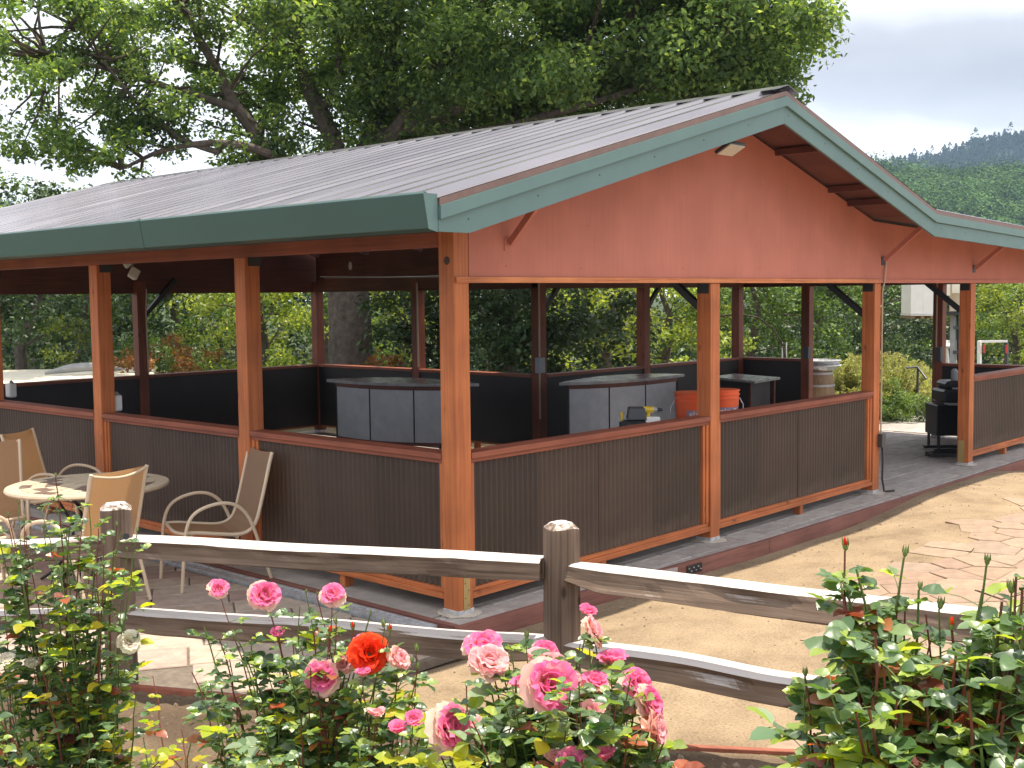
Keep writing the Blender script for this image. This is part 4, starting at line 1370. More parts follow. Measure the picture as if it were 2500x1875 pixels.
# ------------------------------------------------------------------ things inside
def bar_counter(name, label, tipL, tipR, bulge, back, top, bot, npan, group=None):
    tL, tR = Vector((*tipL, 0)), Vector((*tipR, 0))
    bu, bk = Vector((*bulge, 0)), Vector((*back, 0))
    def arc(a, m_, b_, n_, sh=0.0):
        o = []
        for i in range(n_ + 1):
            t = i / n_
            c = 2 * m_ - (a + b_) / 2
            o.append((1 - t) ** 2 * a + 2 * t * (1 - t) * c + t * t * b_)
        return o
    root = thing(name, label, 'bar counter', tuple((tL + tR) / 2), group=group)
    front = arc(tL, bu, tR, 16); bck = arc(tR, bk, tL, 10)
    pts = [(p.x, p.y, top - .035) for p in front + bck[1:-1]]
    MB().prism(pts, (0, 0, .035)).build('counter_top', 'bar_top', root)
    cen = (tL + tR + bu + bk) / 4
    f2 = [p + (cen - p) * .14 for p in arc(tL, bu, tR, npan * 4)]
    for k in range(npan):
        seg = f2[k * 4:k * 4 + 5]
        vs = [(p.x, p.y, bot + .04) for p in seg] + [(p.x, p.y, top - .09) for p in seg]
        vs += [(p.x + (cen.x - p.x) * .04, p.y + (cen.y - p.y) * .04, z) for z in (bot + .04, top - .09) for p in seg]
        fs = [(i, i + 1, 5 + i + 1, 5 + i) for i in range(4)] + [(10 + i, 10 + i + 1, 15 + i + 1, 15 + i) for i in range(4)]
        MB().add(vs, fs).build('zinc_panel', 'sheet_zinc', root)
    for k in range(npan + 1):
        p = f2[min(k * 4, len(f2) - 1)]
        MB().bar((p.x, p.y, bot), (p.x, p.y, top - .036), .014, .014, upv=(1, 0, 0)).build('stud', 'lining', root)
    for zz, hh in ((bot + .02, .04), (top - .063, .05)):
        mb = MB()
        for i in range(len(f2) - 1):
            mb.bar((f2[i].x, f2[i].y, zz), (f2[i + 1].x, f2[i + 1].y, zz), .035, hh)
        mb.build('frame_rail', 'inner_wood_x', root)
    mb = MB()
    bb = [p + (cen - p) * .12 for p in bck]
    for i in range(len(bb) - 1):
        mb.hexa([(bb[i].x, bb[i].y, bot), (bb[i + 1].x, bb[i + 1].y, bot), (bb[i + 1].x + .01, bb[i + 1].y - .01, bot), (bb[i].x + .01, bb[i].y - .01, bot)],
                [(bb[i].x, bb[i].y, top - .04), (bb[i + 1].x, bb[i + 1].y, top - .04), (bb[i + 1].x + .01, bb[i + 1].y - .01, top - .04), (bb[i].x + .01, bb[i].y - .01, top - .04)])
    mb.build('back_panel', 'lining', root)
    for i in (0, 5, 10, 15):
        p = f2[min(i, len(f2) - 1)]
        MB().tube([(p.x, p.y, bot), (p.x, p.y, .08)], .014, 6).build('leg', 'black_metal', root)
        MB().tube([(p.x - .015, p.y, .05), (p.x + .015, p.y, .05)], .05, 10).build('caster', 'black_metal', root)


bar_counter('bar_counter', 'curved zinc-fronted bar on casters seen left of the corner post', (4.22, 6.60), (4.80, 4.42), (4.22, 5.40), (5.0, 5.95), 1.05, 0.28, 3, 'curved zinc-fronted bars under the roof')
bar_counter('bar_counter', 'curved zinc-fronted bar behind the tool bag, between corner post and buckets', (5.43, 3.69), (7.52, 3.30), (6.30, 3.30), (6.9, 3.95), 1.05, 0.20, 3, 'curved zinc-fronted bars under the roof')
t = thing('serving_table', 'square dark table with pale top in the inner corner right of the buckets', 'table', (8.2, 2.8, 0))
MB().prism([(7.67, 2.34, .955), (8.47, 2.43, .955), (8.75, 3.3, .955), (8.05, 3.25, .955)], (0, 0, .03)).build('table_top', 'bar_top', t)
MB().prism([(7.82, 2.5, .0), (8.45, 2.57, .0), (8.6, 3.15, .0), (8.1, 3.12, .0)], (0, 0, .95)).build('cabinet', 'lining', t)
MB().box(7.78, 7.81, 2.46, 2.49, 0, .954).build('leg', 'inner_wood_x', t)
MB().box(8.44, 8.47, 2.50, 2.53, 0, .954).build('leg', 'inner_wood_x', t)

t = thing('work_table', 'low brown work table behind the first gable rail, holding tools and buckets', 'table', (2.9, .5, 0))
MB().box(1.75, 3.9, .2, .95, .83, .86).build('table_top', 'cardboard', t)
for x in (1.8, 3.8):
    for y in (.25, .9):
        MB().box(x, x + .05, y - .02, y + .03, 0.001, .83).build('leg', 'dark_grey', t)


def bucket(px, lab, depth=10.35):
    c = Vector(at(px, 960, depth)); c.z = .862
    b = thing('bucket', lab, 'bucket', tuple(c), group='orange plastic buckets behind the middle gable post')
    MB().lathe([(.125, 0), (.146, .27), (.146, .372), (.139, .372), (.12, .02)], c, 28).build('body', 'bucket_orange', b)
    MB().lathe([(.146, .29), (.155, .292), (.155, .30), (.147, .302)], c, 28).build('rib', 'bucket_orange', b)
    MB().lathe([(.147, .325), (.156, .327), (.156, .337), (.147, .339)], c, 28).build('rib', 'bucket_orange', b)
    MB().lathe([(.147, .36), (.156, .362), (.156, .373), (.14, .374)], c, 28).build('rim', 'bucket_orange', b)
    # printed grey band with pale lettering blocks facing outwards
    def patch(a0, a1, z0, z1, r, mat, nm):
        vs, fs = [], []
        for i in range(9):
            a = a0 + (a1 - a0) * i / 8
            for z in (z0, z1):
                rr_ = r + .021 * z / .27
                vs.append((c.x + rr_ * math.cos(a), c.y + rr_ * math.sin(a), c.z + z))
        for i in range(8):
            fs.append((2 * i, 2 * i + 2, 2 * i + 3, 2 * i + 1))
        MB().add(vs, fs).build(nm, mat, b)
    patch(R(195), R(290), .05, .22, .1275, 'bucket_grey', 'printed_band')
    for (a0, a1, z0, z1) in ((205, 216, .12, .20), (219, 224, .10, .21), (228, 240, .11, .20), (243, 250, .09, .15), (254, 268, .12, .21), (210, 235, .06, .085), (240, 270, .055, .08)):
        patch(R(a0), R(a1), z0, z1, .1295, 'bucket_print', 'lettering')
    sgn = -1 if px < 1730 else 1
    a = Vector(RT) * sgn
    MB().tube([c + a * .15 + Vector((0, 0, .30)), c + a * .185 + Vector((0, 0, .24)), c + a * .19 + Vector((0, 0, .14)), c + a * .15 + Vector((0, 0, .08))], .005, 6).build('handle', 'galvanized', b)


bucket(1689, 'orange bucket standing left of the middle gable post')
bucket(1764, 'orange bucket standing right of the middle gable post', 10.6)

c = Vector(at(1545, 1012, 9.95)); c.z = .862
t = thing('tool_bag', 'open black tool bag with pockets standing on the gable rail work table', 'bag', tuple(c))
mb = MB()
u_, v_ = Vector(RT), Vector((FW[0], FW[1], 0)).normalized()
def obq(cc, wu, wv, z0, z1, tp=1.0):
    lo = [cc + u_ * a * wu + v_ * b_ * wv + Vector((0, 0, z0)) for a, b_ in ((-1, -1), (1, -1), (1, 1), (-1, 1))]
    hi = [cc + u_ * a * wu * tp + v_ * b_ * wv * tp + Vector((0, 0, z1)) for a, b_ in ((-1, -1), (1, -1), (1, 1), (-1, 1))]
    return lo, hi
MB().hexa(*obq(c, .115, .09, 0, .17, .93)).build('bag_body', 'black_metal', t, bevel=.008)
MB().hexa(*obq(c + u_ * .03, .085, .07, .175, .285, .8)).build('bag_top', 'dark_grey', t, bevel=.01)
for k in range(4):
    MB().hexa(*obq(c + u_ * (-.085 + .055 * k) - v_ * .098, .022, .008, .03, .13 + .02 * (k % 2), .95)).build('pocket', 'dark_grey', t, bevel=.003)
MB().tube([c - u_ * .09 + Vector((0, 0, .14)), c - u_ * .095 + Vector((0, 0, .24))], .012, 8).build('tool_handle', 'yellow_plastic', t)
MB().tube([c - u_ * .10 + Vector((0, 0, .15)), c - u_ * .125 + Vector((0, 0, .20))], .006, 6).build('tool_handle', 'galvanized', t)

c = Vector(at(1590, 1000, 9.95))
t = thing('cordless_drill', 'yellow and black cordless drill lying against the tool bag', 'drill', tuple(c))
MB().tube([c - u_ * .07, c + u_ * .02], .028, 10).build('motor_housing', 'yellow_plastic', t)
MB().tube([c + u_ * .02, c + u_ * .05], [.026, .018], 10).build('collar', 'grey_plastic', t)
MB().tube([c + u_ * .05, c + u_ * .095], [.018, .012], 10).build('chuck', 'black_metal', t)
MB().tube([c - u_ * .02, c - u_ * .035 - Vector((0, 0, .09))], .017, 8).build('handle', 'yellow_plastic', t)
MB().hexa(*obq(c - u_ * .035 - Vector((0, 0, .12)), .04, .03, 0, .035)).build('battery', 'black_metal', t, bevel=.004)
c = Vector(at(1592, 1026, 9.95))
t = thing('plastic_tub', 'small white plastic tub under the yellow drill', 'tub', (c.x, c.y, .862))
MB().hexa(*obq(Vector((c.x, c.y, .862)), .06, .05, 0, c.z + .03 - .862, 1.06)).build('body', 'white_paint', t, bevel=.006)
c = Vector(at(1650, 1024, 10.15))
t = thing('cardboard_box', 'flat brown cardboard box left of the middle gable post, below the buckets', 'box', (c.x, c.y, .862))
MB().hexa(*obq(Vector((c.x, c.y - .1, .862)), .135, .10, 0, .135)).build('body', 'cardboard', t, bevel=.004)

# smoker grill in the passage
gx_, gy_ = 9.75, 0.85
c0 = Vector((9.62, 0.95, 0)) + Vector(RT) * 0.36; c0.z = 0
t = thing('smoker_grill', 'black pellet smoker grill with steel shelf and chimney inside the right bay', 'grill', tuple(c0))
def gb(u0, u1, v0, v1, z0, z1, nm, mat, bev=.01):
    fu, fv = Vector((-.30, .954, 0)) * 0 + u_, v_
    lo = [c0 + u_ * a + v_ * b_ + Vector((0, 0, z0)) for a, b_ in ((u0, v0), (u1, v0), (u1, v1), (u0, v1))]
    hi = [p + Vector((0, 0, z1 - z0)) for p in lo]
    return MB().hexa(lo, hi).build(nm, mat, t, bevel=bev)
gb(-.28, .32, -.22, .22, .22, .62, 'cabinet', 'black_metal')
gb(-.20, .34, -.24, .24, .64, .82, 'firebox', 'black_metal', .03)
gb(-.16, .30, -.20, .20, .82, .93, 'lid', 'black_metal', .04)
gb(-.20, .40, -.42, -.245, .635, .655, 'front_shelf', 'sheet_zinc', .004)
gb(-.10, .10, -.255, -.242, .83, .85, 'lid_handle', 'galvanized', .004)
MB().tube([c0 + u_ * .02 + Vector((0, 0, .93)), c0 + u_ * .02 + Vector((0, 0, 1.05))], .045, 12).build('chimney', 'grey_plastic', t)
MB().tube([c0 + u_ * .02 + Vector((0, 0, 1.05)), c0 + u_ * .02 + Vector((0, 0, 1.08))], [.045, .02], 12).build('chimney_cap', 'grey_plastic', t)
for a, b_ in ((-.24, -.18), (.28, -.18), (.28, .18), (-.24, .18)):
    MB().tube([c0 + u_ * a + v_ * b_ + Vector((0, 0, .22)), c0 + u_ * a + v_ * b_ + Vector((0, 0, .05))], .02, 8).build('leg', 'black_metal', t)
gb(-.30, .34, -.22, -.16, .012, .05, 'skid', 'black_metal', .004)
gb(-.30, .34, .16, .22, .012, .05, 'skid', 'black_metal', .004)
c = Vector(at(2310, 1116, 14.9)); c.z = 0.006
t = thing('steel_ramp', 'low black steel frame lying on the floor in front of the grill', 'frame', tuple(c))
for (a0, a1, b0, b1) in ((-.22, .3, -.10, -.07), (-.22, .3, .10, .13), (-.22, -.19, -.07, .10)):
    MB().hexa([c + u_ * a + v_ * b_ for a, b_ in ((a0, b0), (a1, b0), (a1, b1), (a0, b1))], [c + u_ * a + v_ * b_ + Vector((0, 0, .045)) for a, b_ in ((a0, b0), (a1, b0), (a1, b1), (a0, b1))]).build('frame_bar', 'black_metal', t)

# ------------------------------------------------------------------ beyond the pavilion
def gz(c): return float(ground(c[0], c[1]))


c = Vector(at(1994, 903, 19.4)); z0 = gz(c)
t = thing('wine_barrel', 'old oak wine barrel with iron hoops behind the rear wall opening', 'barrel', (c.x, c.y, z0))
hb = c.z - z0
MB().lathe([(.24, 0), (.285, hb * .25), (.30, hb * .5), (.285, hb * .75), (.24, hb), (.235, hb - .02), (0.01, hb - .02)], (c.x, c.y, z0), 28).build('staves', 'barrel_oak', t)
for f in (.03, .25, .72, .93):
    r = .245 + .058 * math.sin(math.pi * f) ** .8
    MB().lathe([(r, hb * f), (r + .004, hb * f), (r + .004, hb * f + .035), (r, hb * f + .035)], (c.x, c.y, z0), 28).build('hoop', 'sheet_zinc', t)
t = thing('galvanized_tub', 'galvanized metal tub with wire handle resting on the wine barrel', 'tub', (c.x, c.y, c.z))
MB().lathe([(.26, 0), (.33, .15), (.345, .16), (.33, .165), (.25, .02)], (c.x + .05, c.y - .03, c.z + .002), 28).build('body', 'galvanized', t)
MB().lathe([(.345, .07), (.355, .07), (.355, .08), (.345, .085)], (c.x + .05, c.y - .03, c.z + .002), 28).build('rib', 'galvanized', t)

# metal handrail by the shrubs
c = Vector(at(2240, 960, 19.6)); z0 = gz(c)
t = thing('handrail', 'thin dark metal handrail standing right of the round green shrub', 'handrail', (c.x, c.y, z0))
MB().tube([(c.x, c.y, z0), (c.x, c.y, at(2240, 898, 19.6)[2])], .022, 6).build('rail_post', 'dark_grey', t)
MB().tube([at(2212, 898, 19.6), at(2240, 896, 19.6), at(2262, 925, 19.4)], .02, 6).build('top_bar', 'dark_grey', t)
MB().tube([at(2240, 1000, 19.6), at(2262, 1018, 19.4)], .02, 6).build('low_bar', 'dark_grey', t)

# garden arch
t = thing('garden_arch', 'thin bent branch arch beyond the rear posts', 'arch', tuple(at(1918, 900, 21)))
for k in range(1):
    o_ = Vector((0, .35 * k, 0))
    pts = [Vector(at(x, y, 21)) + o_ for x, y in ((1700, 930), (1706, 850), (1730, 795), (1760, 772), (1800, 766), (1850, 775), (1885, 800), (1908, 835), (1917, 870), (1919, 940))]
    MB().tube(pts, .016, 6).build('hoop', 'twig', t)
for x in (1910, 1920):
    MB().tube([at(x, 835, 21), at(x, 960, 21)], .012, 5).build('stake', 'white_paint', t)

# forklift lifting white wrapped cartons, on the lower yard
DF = 26.0
def AT(x, y, d=DF): return Vector(at(x, y, d))
fk = thing('forklift', 'yard forklift with tall steel mast and white overhead guard beyond the shrubs', 'forklift', (AT(2370, 900).x, AT(2370, 900).y, gz(AT(2370, 900))))
zg = gz(AT(2370, 900))
for x in (2328, 2352):
    a = AT(x, 640, 24.9); b_ = AT(x, 900, 24.9); b_.z = zg + .1
    MB().bar(a, b_, .09, .12, upv=(1, 0, 0)).build('mast_channel', 'sheet_zinc', fk)
for y in (745, 800, 860):
    MB().bar(AT(2326, y, 24.9), AT(2356, y, 24.9), .06, .07).build('mast_crossbar', 'dark_grey', fk)
for x in (2338, 2345):
    MB().tube([AT(x, 660, 24.95), AT(x, 880, 24.95)], .025, 6).build('lift_chain', 'iron', fk)
MB().bar(AT(2275, 762, 24.6), AT(2350, 768, 24.8), .5, .05).build('fork', 'iron', fk)
MB().hexa([AT(2318, 760, 24.7), AT(2362, 760, 24.7), AT(2362, 760, 25.0), AT(2318, 760, 25.0)], [AT(2318, 705, 24.7), AT(2362, 705, 24.7), AT(2362, 705, 25.0), AT(2318, 705, 25.0)]).build('carriage', 'cream_metal', fk)
for (xa, ya, xb, yb, d) in ((2308, 832, 2314, 905, 25.4), (2340, 835, 2326, 905, 25.8), (2391, 833, 2391, 905, 26.2), (2457, 836, 2457, 905, 26.5)):
    MB().bar(AT(xa, ya, d), AT(xb, yb, d), .07, .09, upv=(1, 0, 0)).build('guard_post', 'white_paint' if xa < 2400 else 'dark_grey', fk)
MB().bar(AT(2306, 834, 25.6), AT(2340, 836, 25.8), .08, .08).build('guard_bar', 'white_paint', fk)
MB().bar(AT(2388, 834, 26.2), AT(2458, 833, 26.5), .05, .05).build('guard_bar', 'white_paint', fk)
MB().lathe([(.01, -.0), (.09, .0), (.11, .05), (.06, .10)], AT(2316, 850, 25.4), 12).build('work_light', 'white_paint', fk)
for x in (2400, 2455):
    MB().hexa([AT(x, 862, 26.1), AT(x + 6, 862, 26.1), AT(x + 6, 862, 26.2), AT(x, 862, 26.2)], [AT(x, 842, 26.1), AT(x + 6, 842, 26.1), AT(x + 6, 842, 26.2), AT(x, 842, 26.2)]).build('tail_light', 'red_lens', fk)
bc = AT(2375, 905, 25.9)
def chass(u0, u1, v0, v1, z0, z1, nm, mat, bev=.05):
    lo = [Vector((bc.x, bc.y, 0)) + u_ * a + v_ * b_ + Vector((0, 0, zg + z0)) for a, b_ in ((u0, v0), (u1, v0), (u1, v1), (u0, v1))]
    return MB().hexa(lo, [p + Vector((0, 0, z1 - z0)) for p in lo]).build(nm, mat, fk, bevel=bev)
chass(-.6, .75, -.4, .5, .25, .95, 'chassis', 'yellow_plastic')
chass(-.05, .3, -.2, .25, .95, 1.5, 'seat', 'dark_grey')
for a in (-.45, .55):
    p = Vector((bc.x, bc.y, zg + .28)) + u_ * a - v_ * .42
    MB().tube([p, p - v_ * .18], .28, 18).build('wheel', 'iron', fk)
t = thing('carton_pallet', 'white wrapped cartons stacked on a raised pallet held up by the forklift', 'pallet load', tuple(AT(2240, 772, 24.4)))
rr_ = .30 * 1.0
pc = AT(2240, 770, 24.4)
for (du, w2, z0, z1) in ((-.12, .125, .03, .80), (.125, .12, .03, .82)):
    lo = [pc + u_ * (du + a * w2) + v_ * b_ * .3 + Vector((0, 0, z0)) for a, b_ in ((-1, -1), (1, -1), (1, 1), (-1, 1))]
    MB().hexa(lo, [p + Vector((0, 0, z1 - z0)) for p in lo]).build('carton', 'white_paint', t, bevel=.006)
for a in (-.2, 0, .2):
    lo = [pc + u_ * (a + q * .035) + v_ * b_ * .3 + Vector((0, 0, -.06)) for q, b_ in ((-1, -1), (1, -1), (1, 1), (-1, 1))]
    MB().hexa(lo, [p + Vector((0, 0, .05)) for p in lo]).build('pallet_block', 'barrel_oak', t)
lo = [pc + u_ * a * .25 + v_ * b_ * .32 + Vector((0, 0, .0)) for a, b_ in ((-1, -1), (1, -1), (1, 1), (-1, 1))]
MB().hexa(lo, [p + Vector((0, 0, .022)) for p in lo]).build('pallet_deck', 'white_paint', t)
t = thing('carton_stack', 'pale cartons riding on the forklift carriage behind the black brace', 'carton', tuple(AT(2322, 715, 24.3)))
for (x0, x1, y0, y1) in ((2298, 2320, 722, 672), (2324, 2350, 716, 672)):
    MB().hexa([AT(x0, y0, 24.2), AT(x1, y0, 24.2), AT(x1, y0, 24.6), AT(x0, y0, 24.6)], [AT(x0, y1, 24.2), AT(x1, y1, 24.2), AT(x1, y1, 24.6), AT(x0, y1, 24.6)]).build('carton', 'tarp_cream', t, bevel=.006)

# low pale-roofed stand at the far left
t = thing('stall_canopy', 'low pale flat canopy with dark skirting behind the far left wall', 'canopy', (2.6, 12.6, -.4))
a, b_, c, d_ = Vector(at(-40, 934, 16.6)), Vector(at(372, 912, 17.4)), Vector(at(380, 902, 20.5)), Vector(at(-40, 905, 20))
za = .93
top = [Vector((p.x, p.y, za)) for p in (a, b_, c, d_)]
MB().hexa([p - Vector((0, 0, .13)) for p in top], top).build('canopy_top', 'tarp_cream', t, bevel=.02)
MB().hexa([p * .995 - Vector((0, 0, 1.35)) for p in top], [p * .995 - Vector((0, 0, .135)) for p in top]).build('skirting', 'dark_grey', t)
h1, h2 = Vector(at(110, 915, 18.5)), Vector(at(300, 905, 18.5))
mb = MB()
mb.tube([h1 + (h2 - h1) * s + Vector((0, 0, .02 + .07 * math.sin(math.pi * s))) for s in np.linspace(0, 1, 9)], [.02, .04, .06, .07, .07, .07, .06, .04, .02], 8).build('tarp_roll', 'grey_plastic', t)


# ------------------------------------------------------------------ vegetation
def leaf_cloud(name, cen, rad, per, size, mat, parent, seed, aspect=0.55, flat=0.5, droop=0.0, kind=None, dn=.25, fill=.45):
    """leaf-shaped faces around clump centres; every leaf a folded rhombus of its own"""
    g_ = np.random.default_rng(seed)
    cen = np.asarray(cen, float); K = len(cen)
    rad = np.broadcast_to(np.asarray(rad, float), (K,))
    idx = np.repeat(np.arange(K), per)
    n_ = len(idx)
    d = g_.normal(size=(n_, 3)); d /= np.linalg.norm(d, axis=1, keepdims=True)
    r = rad[idx] * g_.random(n_) ** fill
    P = cen[idx] + d * r[:, None] * np.array([1, 1, .75])
    nrm = g_.normal(size=(n_, 3)) * flat + np.array([0, 0, 1.0]) * (1 - flat) + d * dn
    nrm /= np.linalg.norm(nrm, axis=1, keepdims=True)
    t = g_.normal(size=(n_, 3)); t[:, 2] -= droop
    t -= (t * nrm).sum(1, keepdims=True) * nrm
    t /= np.linalg.norm(t, axis=1, keepdims=True)
    s = np.cross(nrm, t)
    L_ = size * g_.uniform(.6, 1.25, n_)[:, None]
    Wd = L_ * aspect
    v0 = P - t * L_ * .5
    v1 = P + s * Wd * .5 + nrm * L_ * .08
    v2 = P + t * L_ * .5
    v3 = P - s * Wd * .5 + nrm * L_ * .08
    Vv = np.stack([v0, v1, v2, v3], 1).reshape(-1, 3)
    b = np.arange(n_) * 4
    Fq = np.stack([b, b + 1, b + 2, b + 3], 1)
    me = np_mesh(name, Vv, Fq)
    o = link(name, me, mat, parent)
    if kind: o['kind'] = kind
    return o


def ellipsoid_clumps(c, r, n, seed, shell=.45, low=None):
    g_ = np.random.default_rng(seed)
    d = g_.normal(size=(n, 3)); d /= np.linalg.norm(d, axis=1, keepdims=True)
    q = g_.random(n) ** shell
    P = np.asarray(c) + d * q[:, None] * np.asarray(r)
    if low is not None: P = P[P[:, 2] > low]
    return P


def branchy(parent, starts, tips, mat='twig', r0=.03, name='branch', seed=0, sag=.25):
    mb = MB()
    rnd = random.Random(seed)
    starts = [Vector(s) for s in starts]
    for tip in tips:
        tip = Vector(tip)
        s = min(starts, key=lambda q: (q - tip).length + rnd.uniform(0, .6))
        md = s.lerp(tip, .5) + Vector((rnd.uniform(-.2, .2), rnd.uniform(-.2, .2), rnd.uniform(-.1, sag)))
        pts = [s, s.lerp(md, .6) + Vector((rnd.uniform(-.06, .06),) * 3), md, md.lerp(tip, .55) + Vector((rnd.uniform(-.08, .08), rnd.uniform(-.08, .08), 0)), tip]
        mb.tube(pts, [r0, r0 * .8, r0 * .6, r0 * .4, r0 * .15], 5, cap=False)
    o = mb.build(name, mat, parent); o['kind'] = 'stuff'
    return o


# --- the big oak
OD = 22.0
k_ = 1.1302


def ok(x, y, d=OD):   # point by its place in the limb sketch and its distance
    return Vector(at(x * k_, y * k_, d))


base = ok(757, 760); base.z = float(ground(base.x, base.y)) - .1
oak = thing('oak_tree', 'huge spreading oak with dark forked limbs rising behind the pavilion roof', 'tree', tuple(base))
limbs = []


def limb(pts, r, name='limb', parent=oak, mat='bark', n=10):
    P = [Vector(p) for p in pts]
    o, rr2 = [], []
    for i in range(len(P) - 1):
        p0, p1, p2, p3 = P[max(i - 1, 0)], P[i], P[i + 1], P[min(i + 2, len(P) - 1)]
        for k in range(4):
            t = k / 4
            q = .5 * ((2 * p1) + (p2 - p0) * t + (2 * p0 - 5 * p1 + 4 * p2 - p3) * t * t + (-p0 + 3 * p1 - 3 * p2 + p3) * t ** 3)
            q += Vector((noise.noise(q * 1.7), noise.noise(q * 1.7 + Vector((9, 0, 0))), 0)) * .07
            o.append(q); rr2.append(r[i] + (r[i + 1] - r[i]) * t)
    o.append(P[-1]); rr2.append(r[-1])
    limbs.extend(o)
    return MB().tube(o, rr2, n).build(name, mat, parent)


limb([base, ok(757, 700), ok(752, 600), ok(745, 500), ok(748, 420)], [.46, .40, .37, .40, .42], 'trunk', n=16)
L0 = len(limbs)
limb([ok(745, 430), ok(725, 330), ok(690, 240), ok(650, 140), ok(640, 40, 21.5), ok(630, -80, 21)], [0.281, 0.187, 0.156, 0.125, 0.0936, 0.0624])
limb([ok(750, 430), ok(790, 320, 22.3), ok(830, 200, 22.4), ok(850, 80, 22), ok(870, -80, 21.5)], [0.281, 0.211, 0.164, 0.133, 0.0858])
limb([ok(765, 420), ok(830, 320, 21.6), ok(905, 215, 21), ok(985, 95, 20.6), ok(1060, -20, 20.2)], [0.234, 0.156, 0.117, 0.0858, 0.0546])
limb([ok(735, 440), ok(640, 390, 21.5), ok(575, 330, 21), ok(510, 225, 20.7), ok(450, 120, 20.3), ok(380, -10, 20)], [0.234, 0.172, 0.14, 0.109, 0.078, 0.0468])
limb([ok(700, 420, 21.5), ok(600, 340, 20.5), ok(480, 310, 20), ok(370, 320, 19.7), ok(260, 365, 19.4)], [0.14, 0.0858, 0.0624, 0.0429, 0.0234])
limb([ok(520, 235, 20.7), ok(400, 200, 20.1), ok(300, 170, 19.6), ok(200, 140, 19), ok(80, 120, 18.6)], [0.078, 0.0624, 0.0468, 0.0351, 0.0234])
limb([ok(470, 330, 20), ok(390, 300, 19.8), ok(330, 250, 19.6), ok(270, 195, 19.2), ok(170, 60, 19)], [0.0546, 0.0468, 0.039, 0.0312, 0.0156])
limb([ok(800, 300, 22), ok(930, 260, 21), ok(1080, 190, 20.3), ok(1230, 120, 19.8), ok(1400, 60, 19.5)], [0.133, 0.101, 0.078, 0.0624, 0.039])
limb([ok(870, 270, 21.5), ok(1000, 290, 20.6), ok(1180, 250, 20), ok(1380, 190, 19.6), ok(1560, 120, 19.4)], [0.101, 0.078, 0.0624, 0.0468, 0.0234])
limb([ok(690, 240), ok(730, 180, 21.5), ok(735, 90, 21.3), ok(760, -40, 21)], [0.078, 0.0624, 0.0468, 0.0312])
limb([ok(620, 380, 21.6), ok(560, 300, 22.4), ok(600, 180, 23), ok(560, 60, 23)], [0.101, 0.0936, 0.0702, 0.0468])
limb_pts = limbs[L0:][::2]

cl = []


def blob(x, y, d, rx, ry, rz, n, seed, shell=.5):
    """clumps in an ellipsoid: centre by limb-sketch place and distance, radii in metres (across, up, deep)"""
    c = ok(x, y, d)
    g_ = np.random.default_rng(seed)
    v = g_.normal(size=(n, 3)); v /= np.linalg.norm(v, axis=1, keepdims=True)
    q = g_.random(n) ** shell
    v = v * q[:, None]
    return np.array(c) + v[:, :1] * rx * RT + v[:, 1:2] * ry * np.array([0, 0, 1.0]) + v[:, 2:] * rz * np.array([FW[0], FW[1], 0])


dense = [blob(1250, 20, 20.5, 4.6, 2.2, 3.4, 150, 21), blob(1520, 30, 19.6, 2.1, 1.75, 2.4, 64, 22), blob(1000, 60, 21.5, 3.2, 2.0, 3.4, 90, 23),
         blob(1280, -250, 20.5, 5.0, 2.6, 4.0, 90, 24), blob(1690, 60, 19.4, .7, .85, 1.0, 13, 25), blob(1650, 140, 19.5, .55, .4, .9, 6, 33), blob(900, 290, 22.5, 1.8, .8, 1.6, 26, 34), blob(1080, 230, 21.5, 2.2, .75, 2.2, 46, 39), blob(1350, 190, 20, 2.6, .7, 2.2, 50, 44), blob(1570, 150, 19.6, 1.3, .6, 1.4, 20, 45), blob(1660, 215, 19.4, .5, .22, .6, 4, 46), blob(1500, -120, 19.6, 2.2, 1.6, 2.4, 34, 36)]
mid_ = [blob(700, 60, 21.5, 2.9, 1.5, 3.4, 66, 26), blob(760, 250, 23.2, 2.3, 1.1, 1.5, 26, 27), blob(560, -160, 21.5, 5.0, 2.3, 4.0, 60, 28)]
spar = [blob(400, 60, 20.3, 2.2, 1.1, 2.6, 34, 29), blob(130, 120, 18.8, 1.9, 1.35, 2.4, 34, 30), blob(330, 270, 19.8, 2.3, .9, 1.9, 30, 31), blob(60, 40, 18.6, 1.7, .8, 2.4, 16, 32), blob(130, 300, 19.0, 1.1, .5, 1.4, 9, 35), blob(560, 330, 21.5, 1.3, .7, 1.5, 16, 37), blob(480, 170, 21.5, 1.6, .8, 2.2, 18, 38)]
D_ = np.concatenate(dense); M_ = np.concatenate(mid_); S_ = np.concatenate(spar)
leaf_cloud('crown', D_, rng.uniform(.40, .72, len(D_)), 230, .118, 'oak_leaf', oak, 41)
leaf_cloud('crown', M_, rng.uniform(.35, .64, len(M_)), 240, .115, 'oak_leaf', oak, 42)
leaf_cloud('crown', S_, rng.uniform(.26, .48, len(S_)), 165, .108, 'oak_leaf', oak, 43)
allc = np.concatenate([D_[::3], M_[::2], S_])
branchy(oak, limb_pts, allc, r0=.032, name='branch', seed=5)


